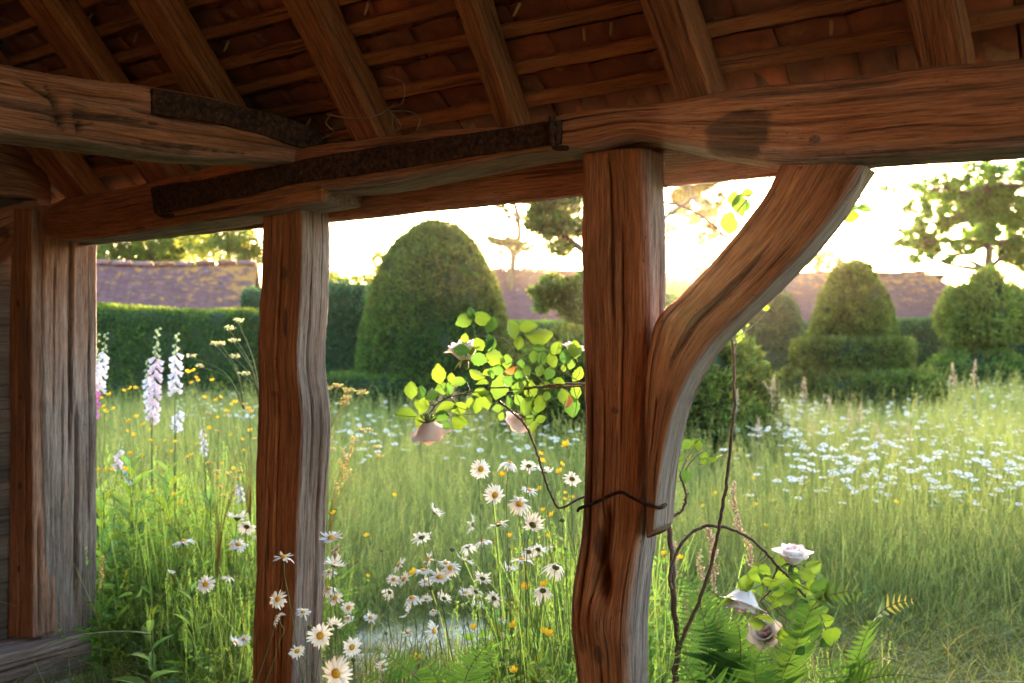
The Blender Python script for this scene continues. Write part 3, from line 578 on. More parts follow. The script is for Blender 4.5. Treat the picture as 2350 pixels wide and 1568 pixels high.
def shell(bodies, n, size, wid=.32, off=(-.05, .03), mat=YEW, name='crown', parent=None, out=.7, jit=.8, cv=.3, c0=(1, 1, 1), label=None, cat=None, group=None):
    parts = []; mi = []
    tot = [sum(np.linalg.norm(np.cross(V[F[:, 2]] - V[F[:, 0]], V[F[:, 3]] - V[F[:, 1]]), axis=1)) for V, F in bodies]
    for (V, F), t_ in zip(bodies, tot):
        q = int(n * t_ / sum(tot)); P, Nn = surf_sample(V, F, q)
        cen = V.mean(0); flip = np.sign(((P - cen) * Nn).sum(1)).mean(); Nn = Nn * (1 if flip > 0 else -1)
        gp_ = fbm(P * (.32 / size), 3); kp = gp_ + rng.uniform(-.12, .12, q) > -.30; P, Nn, gp_ = P[kp], Nn[kp], gp_[kp]; q = len(P); P = P + Nn * (rng.uniform(off[0], off[1], (q, 1)) + (off[1] - off[0]) * .5 * gp_[:, None]); dr = 1 + .35 * fbm(P * 2.2, 3) + .45 * fbm(P * (.5 / size) + 7, 2)
        S = sprigs(P, Nn, size, wid, out, jit, c0, cv, dr)
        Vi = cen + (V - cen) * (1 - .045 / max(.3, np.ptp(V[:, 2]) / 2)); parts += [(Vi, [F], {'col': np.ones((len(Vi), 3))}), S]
        mi += [np.ones(len(F), int), (len(F), sum(len(f) for f in S[1]))]
    Vs, Fs, A = join(parts)
    # material index: quads are the inner bodies, triangles the leaves
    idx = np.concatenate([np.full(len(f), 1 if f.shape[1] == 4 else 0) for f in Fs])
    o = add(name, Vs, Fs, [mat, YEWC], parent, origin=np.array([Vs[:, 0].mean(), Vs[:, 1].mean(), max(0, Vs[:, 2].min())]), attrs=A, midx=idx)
    if label: tag(o, label, cat, group)
    return o
def px(X, d): return (X - CX) / FPX * d
def pz(Y, d): return CAMZ + (CY - Y) / FPX * d
# big dome topiary standing on a clipped square plinth
t = empty('dome_topiary', (px(998, 14), 14, 0), 'tall egg shaped clipped yew rising from a low square hedge', 'topiary')
D_ = 14.0; w_ = lambda x: x / FPX * D_
dome = revolve([(w_(178), .85), (w_(177), 1.15), (w_(168), pz(760, D_)), (w_(150), pz(690, D_)), (w_(122), pz(610, D_)), (w_(90), pz(560, D_)), (w_(55), pz(526, D_)), (w_(25), pz(512, D_)), (.01, pz(509, D_))], px(998, D_), D_, 56, .03, 3)
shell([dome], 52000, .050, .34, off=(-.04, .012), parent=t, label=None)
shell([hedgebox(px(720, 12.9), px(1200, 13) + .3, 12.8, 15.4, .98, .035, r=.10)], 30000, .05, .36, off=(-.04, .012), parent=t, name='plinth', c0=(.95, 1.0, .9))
# long hedge on the left
shell([hedgebox(px(-150, 16.3), px(640, 16.3), 16.0, 17.3, pz(706, 16), .05, r=.16, topf=lambda x: 1 + .03 * np.clip((px(300, 16.3) - x) / 1.2, -1, 1.6))], 62000, .055, .36, off=(-.05, .02), c0=(1.15, 1.25, .9), label='long clipped green hedge below the tiled roof on the left', cat='hedge', name='yew_hedge')
shell([hedgebox(px(690, 15), px(833, 15), 14.9, 16.4, pz(655, 15), .05, r=.2)], 14000, .06, .36, c0=(.85, 1.1, 1.0), label='square clipped hedge block just right of the middle post', cat='hedge', name='yew_hedge', mat=YEW_B)
shell([hedgebox(px(565, 19), px(640, 19), 18.6, 19.4, pz(662, 19), .05, r=.3)], 5000, .06, .36, c0=(.9, 1.1, 1.0), label='small dark bush in front of the left roof beside the middle post', cat='bush', name='clipped_bush', mat=YEW_B)
shell([hedgebox(px(800, 21), px(900, 21), 20.5, 21.5, pz(660, 21), .06, r=.3)], 6000, .07, .36, c0=(.9, 1.2, 1.0), label='dark hedge between the square hedge block and the tall egg topiary', cat='hedge', name='yew_hedge', mat=YEW_B)
shell([hedgebox(px(1160, 18), px(1350, 18), 17.6, 20, pz(741, 18), .05, r=.25)], 14000, .06, .36, c0=(1.0, 1.25, .9), label='low rounded hedge before the barn, right of the tall egg topiary', cat='hedge', name='yew_hedge')
# right hand topiaries
D2 = 22.0; w2 = lambda x: x / FPX * D2
t = empty('dome_topiary', (px(1772, D2), D2, 0), 'small smooth clipped yew dome on a drum, seen under the curved brace', 'topiary')
shell([revolve([(w2(73), pz(800, D2)), (w2(72), pz(775, D2)), (w2(64), pz(730, D2)), (w2(50), pz(690, D2)), (w2(30), pz(670, D2)), (.01, pz(664, D2))], px(1772, D2), D2, 36, .02)], 12000, .05, .36, parent=t, mat=YEW_B, off=(-.03, .01))
shell([revolve([(w2(72), .1), (w2(75), pz(860, D2)), (w2(74), pz(815, D2)), (w2(66), pz(800, D2)), (.01, pz(799, D2))], px(1766, D2), D2, 36, .02)], 9000, .05, .36, parent=t, mat=YEW_B, off=(-.03, .01), name='drum')
D3 = 15.5; w3 = lambda x: x / FPX * D3; cx3 = px(1958, D3)
t = empty('tiered_topiary', (cx3, D3, 0), 'shaggy three tier yew with a tapering top, golden at its edges', 'topiary')
shell([revolve([(w3(45), pz(782, D3)), (w3(90), pz(768, D3)), (w3(84), pz(735, D3)), (w3(69), pz(690, D3)), (w3(51), pz(650, D3)), (w3(34), pz(622, D3)), (w3(16), pz(606, D3)), (.01, pz(600, D3))], cx3, D3, 44, .06, 6)], 26000, .062, .36, off=(-.07, .035), parent=t, out=.9, jit=.6, name='crown')
shell([revolve([(w3(100), pz(850, D3)), (w3(95), pz(852, D3)), (w3(126), pz(832, D3)), (w3(131), pz(806, D3)), (w3(129), pz(789, D3)), (w3(112), pz(783, D3)), (.01, pz(782, D3))], cx3 - .02, D3, 44, .05, 5)], 17000, .062, .36, off=(-.07, .035), parent=t, out=.9, jit=.6, name='middle_tier')
shell([revolve([(w3(160), .1), (w3(182), .45), (w3(182), pz(905, D3)), (w3(176), pz(876, D3)), (w3(158), pz(862, D3)), (w3(120), pz(857, D3)), (.01, pz(855, D3))], cx3 + .02, D3, 48, .10, 4)], 26000, .068, .36, off=(-.09, .05), parent=t, out=.9, jit=.6, name='bottom_tier')
V, F, A = tube1([(cx3, D3, 0), (cx3, D3, 2.2)], .09, .05, 8); add('trunk', V, F, BARK, t)
D4 = 21.0; w4 = lambda x: x / FPX * D4; cx4 = px(2258, D4)
t = empty('mushroom_topiary', (cx4, D4, 0), 'yew clipped as a rounded cap on a short bare trunk over a spreading skirt', 'topiary')
shell([revolve([(.01, pz(774, D4)), (w4(50), pz(780, D4)), (w4(80), pz(765, D4)), (w4(86), pz(738, D4)), (w4(72), pz(698, D4)), (w4(48), pz(660, D4)), (w4(24), pz(636, D4)), (.01, pz(626, D4))], cx4, D4, 36, .26, 3)], 16000, .11, .4, off=(-.16, .12), parent=t, c0=(1.3, 1.35, 1.0), name='crown')
shell([revolve([(w4(150), .15), (w4(130), pz(890, D4)), (w4(110), pz(850, D4)), (w4(75), pz(815, D4)), (w4(40), pz(797, D4)), (.01, pz(792, D4))], cx4 - .1, D4, 36, .14, 3)], 12000, .09, .4, off=(-.10, .06), parent=t, c0=(.95, 1.2, 1.0), name='skirt')
V, F, A = tube1([(cx4 - .05, D4, 0), (cx4 - .05, D4, pz(770, D4) + .2)], .15, .12, 8); add('trunk', V, F, BARK, t)
shell([revolve([(w4(5), .1), (w4(60), .5), (w4(64), pz(705, D4)), (w4(50), pz(660, D4)), (w4(25), pz(645, D4)), (.01, pz(642, D4))], px(2372, 24), 24, 30, .06)], 7000, .07, .36, mat=YEW_B, label='dark rounded yew cut off by the right edge of the picture', cat='topiary', name='round_topiary')
shell([hedgebox(px(2035, 27), px(2185, 27), 26.6, 27.6, pz(735, 27), .06, r=.2)], 12000, .07, .36, mat=YEW_B, c0=(1.1, 1.3, 1), label='hedge between the three tier yew and the mushroom shaped yew', cat='hedge', name='yew_hedge')
shell([hedgebox(px(2255, 26), px(3100, 26), 25.6, 26.4, pz(762, 26), .06, r=.2)], 10000, .07, .36, mat=YEW_B, label='low hedge behind the mushroom shaped yew at the right edge', cat='hedge', name='yew_hedge')
shell([hedgebox(px(1600, 26), px(1900, 26), 25.6, 26.6, pz(742, 26), .06, r=.2)], 10000, .07, .36, mat=YEW_B, label='low hedge behind the small smooth dome, under the far barn', cat='hedge', name='yew_hedge')
# the yew directly behind the big post: clipped skirt, open tiers above
D5 = 10.2; w5 = lambda x: x / FPX * D5; cx5 = px(1470, D5)
t = empty('layered_yew', (cx5, D5, 0), 'broad conical yew behind the big post, its open upper tiers glowing at the edges', 'topiary')
shell([revolve([(w5(300), .05), (w5(318), .3), (w5(300), pz(975, D5)), (w5(262), pz(870, D5)), (w5(235), pz(805, D5)), (w5(200), pz(788, D5)), (w5(110), pz(775, D5)), (.01, pz(772, D5))], cx5, D5, 44, .16, 4)], 46000, .08, .33, off=(-.10, .08), parent=t, out=.85, jit=.6, name='skirt')
def clump(c, r, n, size, wid=.4, flat=1.0, c0=(1, 1, 1), cv=.25, dense=.5):
    d = randdir(n); rr = rng.random(n) ** dense; P = np.array(c) + d * rr[:, None] * np.array(r) * np.array([1, 1, flat])
    return sprigs(P, d, size, wid, .5, .9, c0, cv, 1 + .3 * fbm(P * 1.7, 3))
tw_ = [tube1([(cx5, D5, 0), (cx5 + .05, D5 + .05, 1.4), (cx5 - .1, D5, 2.1), (cx5 - .25, D5 + .1, 2.9)], .09, .04, 7), tube1([(cx5, D5, 1.7), (cx5 - .4, D5, 1.85), (cx5 - .9, D5, 1.95)], .05, .025, 6), tube1([(cx5 - .1, D5, 2.1), (cx5 - .5, D5, 2.35), (cx5 - 1.0, D5, 2.7)], .06, .028, 6),
       tube1([(cx5, D5, 1.5), (cx5 + .5, D5 + .1, 1.75), (cx5 + .75, D5, 1.9)], .035, .012, 6), tube1([(cx5 - .1, D5, 2.3), (cx5 + .3, D5 + .1, 2.8), (cx5 + .6, D5, 3.0)], .045, .012, 6)]
V, F, A = join(tw_); add('trunk', V, F, BARK, t, smooth=True)
cl = []
for X_, Y_, rx, rz, n_ in ((1265, 665, 42, 34, 2600), (1300, 690, 40, 32, 2200), (1335, 655, 45, 30, 1800), (1255, 700, 20, 14, 500), (1325, 720, 26, 18, 700), (1240, 475, 34, 30, 1300), (1290, 455, 50, 36, 2200), (1262, 520, 36, 32, 1500), (1310, 515, 48, 40, 2200), (1280, 568, 30, 18, 500), (1225, 520, 16, 12, 200), (1320, 430, 40, 36, 1500), (1330, 400, 60, 40, 1500),
        (1555, 690, 40, 26, 700), (1585, 720, 36, 26, 900), (1545, 735, 40, 24, 900), (1620, 745, 40, 26, 900)):
    for q in range(max(4, n_ // 110)):
        dd_ = randdir(1)[0] * rng.random() ** .4; cl.append(clump((px(X_, D5) + dd_[0] * w5(rx), D5 + dd_[1] * w5(rx), pz(Y_, D5) + dd_[2] * w5(rz)), (w5(13), w5(13), w5(8)), 110, .075, .36, c0=np.ones(3) * rng.uniform(.7, 1.35)))
V, F, A = join(cl); add('upper_tiers', V, F, YEW, t, attrs=A)

# ---- barns
RT = NT('old_roof_tiles'); gp = RT.new('ShaderNodeNewGeometry').outputs['Position']; k = RT.attr('col')
c = RT.mix(1.0, RT.mix(RT.noise(gp, 2.5, 4), (.075, .030, .030), (.15, .065, .060)), k, 'MULTIPLY')
c = RT.mix(RT.ramp(RT.math('ADD', RT.noise(gp, 4.2, 6, .75), RT.math('MULTIPLY', RT.attr('lich', 'Fac'), .16)), [(.565, 0.), (.62, .8)]), c, (.34, .15, .025))
c = RT.mix(RT.ramp(RT.noise(gp, 4.5, 6, .75), [(.63, 0.), (.70, .8)]), c, (.33, .33, .34))
ROOF_M = RT.done(RT.pbr(c, .75, spec=.35))
WALL_M = simple('barn_weatherboard', [(.3, (.05, .035, .03)), (.7, (.10, .07, .055))], 6)
def barn(name, P0, P1, ze, zr, halfw, hips=(0, 0), label='', courses=20, lich=(0, 0)):
    P0 = np.array([*P0, 0.]); P1 = np.array([*P1, 0.]); ax = unit(P1 - P0); nn = np.array([ax[1], -ax[0], 0]);  L = np.linalg.norm(P1 - P0)
    if nn[1] > 0: nn = -nn
    t = empty(name, (P0 + P1) / 2, label, 'barn')
    V, F = box((P0 + P1) / 2 + np.array([0, 0, ze / 2]), [ax, nn, Z], np.array([L / 2 - .2, halfw - .25, ze / 2])); add('wall', V, F, WALL_M, t)
    for side in (1, -1):
        Vt, cols, li = [], [], []; base = np.array([0, 0, 0]); Tm, Ts = [], []
        for q in range(courses if side == 1 else 2):
            nq = courses if side == 1 else 2
            f0, f1 = q / nq, min(1, (q + 1) / nq + .25 / nq)
            h0, h1 = hips[0] * f0, hips[1] * f0; n_t = int((L - h0 - h1) / (.165 if side == 1 else 1.5))
            for i_ in range(n_t):
                a_ = h0 + (L - h0 - h1) * i_ / n_t; b_ = h0 + (L - h0 - h1) * (i_ + 1) / n_t - .004
                sag = -.06 * math.sin(math.pi * (a_ + b_) / 2 / L) + .02 * math.sin(a_ * 1.9)
                lo_ = P0 + ax * a_ + nn * side * halfw * (1 - f0) + Z * (ze + (zr - ze) * f0 + sag + .03 + rng.normal(0, .004)); hi_ = P0 + ax * a_ + nn * side * halfw * (1 - f1) + Z * (ze + (zr - ze) * f1 + sag)
                w_v = ax * (b_ - a_); Vt += [lo_, lo_ + w_v, hi_ + w_v, hi_, lo_ - Z * .045, lo_ + w_v - Z * .045]; cc = rng.uniform(.78, 1.2); cols += [[cc * rng.uniform(.95, 1.1), cc, cc * rng.uniform(.9, 1.25)]] * 6; li += [lich[0] + (lich[1] - lich[0]) * a_ / L + (f0 - .5) * .7] * 6
        Vt = np.array(Vt); k = np.arange(len(Vt) // 6)[:, None] * 6
        F = np.vstack([k + [0, 1, 2, 3], k + [4, 5, 1, 0]]); tag(add('roof_slope', Vt, F, ROOF_M, t, attrs={'col': np.array(cols), 'lich': np.array(li)}), kind='stuff' if side == 1 else None)
    # gable or hip ends
    for e_, (Pe, sg, hp) in enumerate(((P0, 1, hips[0]), (P1, -1, hips[1]))):
        a_ = Pe + nn * halfw + Z * ze; b_ = Pe - nn * halfw + Z * ze; c_ = Pe + ax * sg * hp + Z * zr; o_ = -ax * sg * .03
        if hp == 0: a_, b_, c_ = (q + ax * sg * .12 - Z * .05 for q in (a_, b_, c_))
        add('roof_hip' if hp else 'gable', np.array([a_, b_, c_, a_ - o_ * 2 - Z * .05, b_ - o_ * 2 - Z * .05, c_ - o_ * 2 - Z * .05]), [np.array([[0, 1, 2], [5, 4, 3]]), np.array([[0, 3, 4, 1], [1, 4, 5, 2], [2, 5, 3, 0]])], ROOF_M if hp else WALL_M, t, attrs={'col': np.ones((6, 3)), 'lich': np.zeros(6)})
    # ridge tiles, one by one
    nr_ = int((L - sum(hips)) / .45); a = np.linspace(math.pi * .08, math.pi * .92, 7); half = np.stack([np.zeros(7), np.cos(a) * .13, np.sin(a) * .13], -1)
    Tv = np.vstack([half, half * [0, .85, .85], half + [1, 0, 0], half * [0, .85, .85] + [1, 0, 0]]); Tf = []
    for q in range(6): Tf += [[q, q + 1, 14 + q + 1, 14 + q], [7 + q + 1, 7 + q, 21 + q, 21 + q + 1], [q + 1, q, 7 + q, 7 + q + 1], [14 + q, 14 + q + 1, 21 + q + 1, 21 + q]]
    nvv = len(Tv); mm = None
    for q in range(nr_):
        if mm is None: mm = mesh('ridge_tile', Tv, np.array(Tf), ROOF_M, {'col': np.full((nvv, 3), 1.5), 'lich': np.full(nvv, -.2)}); mm2 = mesh('ridge_tile', Tv, np.array(Tf), ROOF_M, {'col': np.full((nvv, 3), .8) * [1.5, .9, .8], 'lich': np.full(nvv, .1)})
        a_ = hips[0] + (L - sum(hips)) * q / nr_; sag = -.06 * math.sin(math.pi * a_ / L) + .02 * math.sin(a_ * 1.9)
        fr = np.array([ax * .43, np.cross(Z, ax), Z]); inst('ridge_tile', (mm, mm2)[int(rng.random() < .35)], t, mat4(fr, P0 + ax * a_ + Z * (zr - .03 + sag + rng.normal(0, .006))))
    return t
dl = 21.5
barn('brick_tiled_barn', (px(-40, 20.5), 22.3), (px(612, 24), 23.2), pz(735, 21), pz(603, 22.7), 1.9, label='low barn roof of mauve clay tiles with orange lichen, behind the left hedge', courses=30, lich=(-.6, .5))
dr = 30.0
barn('long_barn', (px(1130, 30), 30), (px(2225, 31), 31.2), pz(742, 29), pz(622, 30), 2.6, hips=(0, 1.3), label='long low tiled barn with a hipped right end, far behind the topiary', courses=32, lich=(-.5, .3))

# ---- trees
LEAF_A = leafy('tree_leaves', (.075, .115, .028), (.34, .38, .05), .5, .5, scale=.8, var=.35)
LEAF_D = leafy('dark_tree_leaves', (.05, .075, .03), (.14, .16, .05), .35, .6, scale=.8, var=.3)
def tree(name, X_, d, trunk, crowns, mat, leaf, label, cat='tree', c0=(1, 1, 1), group=None, wid=.5, tr=.15, limbs=True):
    """trunk: [(X,Y)...] in picture coordinates at distance d; crowns: (X, Y, rx, rz, n)"""
    t = empty(name, (px(X_, d), d, 0), label, cat, group); w_ = lambda x: x / FPX * d
    tp = [np.array([px(x, d), d + .15 * i_ * (-1) ** i_, pz(y, d)]) for i_, (x, y) in enumerate(trunk)]; tp = [np.array([tp[0][0], d, 0])] + tp
    tb = [tube1(tp, tr, tr * .35, 8)]; cl = []; 
    for (x, y, rx, rz, n_) in crowns:
        c = np.array([px(x, d), d + rng.normal(0, w_(rx) * .5), pz(y, d)]); ctr = []
        k = max(4, int(n_ / 60)); 
        for q in range(k):
            dd = randdir(1)[0]; cc = c + dd * rng.random() ** .45 * np.array([w_(rx), w_(rx), w_(rz)]) * 1.15; ctr.append(cc)
            cl.append(clump(cc, np.array([1, 1, .7]) * w_(min(rx, rz)) * rng.uniform(.2, .5), n_ // k, leaf, wid, 1, np.array(c0) * rng.uniform(.75, 1.3)))
        if limbs:
            j = min(range(len(tp)), key=lambda q: np.linalg.norm(tp[q] - c) + (0 if tp[q][2] < c[2] + .3 else 9)); st_ = tp[max(0, j)]
            md = (st_ + c) / 2 + rng.normal(0, .08, 3) * np.linalg.norm(c - st_); tb.append(tube1([st_, md, c], tr * .45, tr * .12, 6))
            for cc in ctr[::2]: tb.append(tube1([(md * .3 + c * .7), (c + cc) / 2 + rng.normal(0, .05, 3), cc], tr * .16, tr * .05, 4))
    V, F, A = join(tb); add('trunk', V, F, BARK, t, smooth=True); V, F, A = join(cl); add('crown', V, F, mat, t, attrs=A); return t
tree('broadleaf_tree', 260, 33, [(262, 640), (258, 540), (268, 430)], [(230, 590, 70, 40, 4200), (330, 580, 60, 40, 2400), (280, 520, 90, 60, 4200), (190, 530, 70, 60, 2600), (300, 590, 40, 40, 1600), (250, 440, 110, 60, 3000)], LEAF_A, .13, 'leafy tree lit yellow green above the left end of the mauve roof', group='trees behind the barns')
tree('broadleaf_tree', 400, 35, [(402, 640), (398, 560), (410, 450)], [(370, 580, 70, 45, 3200), (430, 560, 60, 60, 2600), (400, 500, 90, 60, 3200), (350, 530, 60, 50, 2000), (420, 440, 110, 60, 2600)], LEAF_A, .13, 'dense green tree above the middle of the mauve roof', group='trees behind the barns', c0=(.75, .95, .9))
tree('broadleaf_tree', 560, 32, [(530, 640), (528, 575), (545, 500)], [(500, 560, 60, 50, 2600), (565, 590, 50, 40, 2400), (560, 530, 70, 40, 1500), (640, 560, 70, 60, 1600), (520, 480, 110, 60, 2200)], LEAF_A, .12, 'open crowned tree with sky gaps just left of the middle post', group='trees behind the barns')
tree('slender_tree', 800, 38, [(802, 680), (798, 620), (800, 550)], [(790, 655, 60, 22, 1500), (850, 640, 44, 28, 1300), (875, 610, 26, 30, 700), (795, 600, 30, 30, 160), (815, 560, 24, 24, 70), (750, 645, 40, 30, 1000), (860, 590, 16, 18, 200)], LEAF_A, .12, 'thin pale tree almost lost in bright sky, left of the egg topiary', c0=(1.3, 1.3, 1), tr=.07)
# gnarled pine with flat plates of needles
t = tree('gnarled_pine', 1178, 29, [(1172, 640), (1180, 590), (1192, 545), (1188, 500), (1178, 450), (1186, 420)], [(1150, 555, 40, 11, 1500), (1180, 562, 36, 10, 1200), (1130, 549, 14, 5, 200), (1165, 582, 26, 7, 300), (1160, 478, 26, 12, 500), (1195, 500, 30, 11, 500), (1205, 460, 26, 18, 600), (1215, 570, 20, 8, 200), (1170, 440, 26, 12, 260), (1160, 610, 14, 6, 100)], LEAF_D, .10, 'gnarled pine with flat needle plates between egg topiary and big post', c0=(.9, 1, 1.1), tr=.14, wid=.3)
tree('sparse_tree', 1216, 33, [(1215, 640), (1222, 600), (1240, 570), (1262, 548)], [(1235, 625, 20, 14, 260), (1205, 622, 18, 14, 200), (1262, 590, 14, 12, 120)], LEAF_D, .10, 'thin bare branched tree beside the gnarled pine', tr=.08, c0=(1.6, 1.2, .8))
tree('oak_tree', 2250, 25, [(2268, 620), (2262, 560), (2240, 500), (2260, 430)], [(2150, 430, 60, 30, 1300), (2130, 545, 46, 30, 1500), (2180, 500, 50, 36, 1700), (2250, 470, 60, 40, 2200), (2215, 555, 50, 26, 1500), (2310, 430, 60, 40, 2200), (2290, 520, 50, 34, 1500), (2345, 500, 40, 60, 2600), (2350, 590, 30, 40, 1500), (2170, 590, 24, 14, 300), (2120, 590, 30, 16, 400), (2240, 410, 80, 26, 1600), (2400, 480, 80, 90, 2600), (2085, 510, 22, 18, 240), (2200, 440, 60, 30, 1800), (2290, 470, 60, 40, 2200), (2350, 420, 60, 50, 2400), (2110, 470, 34, 26, 800), (2160, 560, 40, 20, 900), (2320, 570, 40, 26, 1400), (2060, 560, 22, 14, 260)], LEAF_A, .105, 'large leafy oak with bright gaps above the right end of the barn', c0=(.55, .98, .62), tr=.17)
tree('distant_tree', 1890, 42, [(1892, 640), (1888, 600)], [(1895, 590, 36, 30, 900), (1870, 612, 28, 20, 600), (1925, 610, 30, 20, 500), (1885, 560, 24, 18, 260)], LEAF_D, .13, 'dull grey green tree rising behind the barn ridge near the brace', c0=(1.5, 1.4, 1.5), tr=.1)
tree('distant_tree', 2060, 40, [(2035, 620), (2030, 570), (2048, 548)], [(2035, 575, 16, 10, 60), (2080, 515, 34, 18, 260), (2100, 600, 22, 10, 120)], LEAF_D, .12, 'bare curved branch and sparse tree against the sky above the barn ridge', c0=(1.4, 1.5, 1.2), tr=.06)
tree('distant_tree', 2010, 36, [(2000, 620), (1996, 540), (2004, 450)], [(2015, 440, 40, 14, 300), (1985, 450, 20, 10, 80), (2040, 428, 24, 10, 120)], LEAF_A, .11, 'small leafy bough in the sky right of the brace top', c0=(.6, .95, .9), tr=.06)
tree('sunlit_tree', 1590, 19, [(1640, 700), (1625, 640), (1612, 560), (1600, 480)], [(1570, 440, 44, 26, 1500), (1620, 425, 50, 30, 1800), (1560, 480, 34, 26, 900), (1600, 505, 34, 24, 800), (1635, 540, 34, 24, 700), (1575, 415, 40, 18, 900), (1650, 470, 40, 30, 1100), (1548, 668, 44, 30, 1500), (1590, 665, 40, 26, 1300), (1610, 610, 26, 20, 500), (1535, 530, 20, 24, 300)], LEAF_D, .085, 'open tree with the low sun burning through it beside the big post', c0=(2.3, 1.25, .6), tr=.07)  # orange leaf tint paints the sun's glow into the foliage
# ------------------------------------------------------------------ meadow grass (uncountable: scattered tufts)
GRASS = leafy('meadow_grass', (.135, .165, .055), (.28, .34, .09), .5, .45, scale=2, var=.3)
def protocol(name): c = bpy.data.collections.new(name); return c
def protos(coll, V, F, mat, A):
    o = bpy.data.objects.new(coll.name + '_tuft', mesh(coll.name + '_tuft', V, F, mat, A)); coll.objects.link(o)
def gn_scatter(name, P, rotz, scl, pick, coll, label=None, tilt=None):
    me = bpy.data.meshes.new(name); me.vertices.add(len(P)); me.vertices.foreach_set('co', np.asarray(P, np.float32).ravel())
    rot = np.zeros((len(P), 3), np.float32); rot[:, 2] = rotz
    if tilt is not None: rot[:, :2] = tilt
    me.attributes.new('rot', 'FLOAT_VECTOR', 'POINT').data.foreach_set('vector', rot.ravel())
    s = np.asarray(scl, np.float32); s = s if s.ndim == 2 else np.repeat(s[:, None], 3, 1)
    me.attributes.new('scl', 'FLOAT_VECTOR', 'POINT').data.foreach_set('vector', s.ravel())
    me.attributes.new('pick', 'INT', 'POINT').data.foreach_set('value', np.asarray(pick, np.int32))
    o = bpy.data.objects.new(name, me); COL.objects.link(o); _reg(o, (0, 0, 0))
    ng = bpy.data.node_groups.new(name, 'GeometryNodeTree'); ng.interface.new_socket('Geometry', in_out='INPUT', socket_type='NodeSocketGeometry'); ng.interface.new_socket('Geometry', in_out='OUTPUT', socket_type='NodeSocketGeometry')
    N_, L_ = ng.nodes, ng.links; gi = N_.new('NodeGroupInput'); go = N_.new('NodeGroupOutput'); ci = N_.new('GeometryNodeCollectionInfo'); ip = N_.new('GeometryNodeInstanceOnPoints')
    ci.inputs['Collection'].default_value = coll; ci.inputs['Separate Children'].default_value = True; ci.inputs['Reset Children'].default_value = True; ip.inputs['Pick Instance'].default_value = True
    def na(k, t): x = N_.new('GeometryNodeInputNamedAttribute'); x.data_type = t; x.inputs['Name'].default_value = k; return x.outputs['Attribute']
    L_.new(gi.outputs[0], ip.inputs['Points']); L_.new(ci.outputs[0], ip.inputs['Instance']); L_.new(na('pick', 'INT'), ip.inputs['Instance Index']); L_.new(na('rot', 'FLOAT_VECTOR'), ip.inputs['Rotation']); L_.new(na('scl', 'FLOAT_VECTOR'), ip.inputs['Scale']); L_.new(ip.outputs[0], go.inputs[0])
    o.modifiers.new('scatter', 'NODES').node_group = ng
    return tag(o, label, kind='stuff')
def blades(n, area, hmin, hmax, w, lean=.25, bend=.35, k=5, cols=None, seed=0, circ=False):
    x = rng.uniform(-area, area, (n, 2)); h = rng.uniform(hmin, hmax, n) * rng.uniform(.8, 1.1, n); a = rng.uniform(0, 2 * math.pi, n); d = np.stack([np.cos(a), np.sin(a)], -1)
    l0 = np.abs(rng.normal(0, lean, n)); b = np.abs(rng.normal(0, bend, n)); t = np.linspace(0, 1, k)
    off = (l0[:, None] * t + b[:, None] * t ** 2.4) * h[:, None]; C = np.zeros((n, k, 3)); C[..., :2] = x[:, None] + d[:, None] * off[..., None]; C[..., 2] = h[:, None] * (t - .18 * b[:, None] * t ** 3)
    s = rng.uniform(0, math.pi, n); sd = np.stack([np.cos(s), np.sin(s), s * 0], -1); wt = w * rng.uniform(.6, 1.3, n)[:, None] * (1 - t[None] ** 2 * .92)
    S = sd[:, None] * wt[..., None]
    g = rng.random(n); base = np.array([[1.0, 1.0, .9]]) * rng.uniform(.5, 1.5, (n, 1)); tan = np.array([[2.2, 1.45, 1.5]]) * rng.uniform(.7, 1.2, (n, 1)); blu = np.array([[.72, 1.0, 1.25]]) * rng.uniform(.7, 1.3, (n, 1))
    c = np.where((g < .10)[:, None], tan, np.where((g < .28)[:, None], blu, base)); 
    if cols is not None: c = c * np.array(cols)
    return ribbons(C, S, c), (C, h)
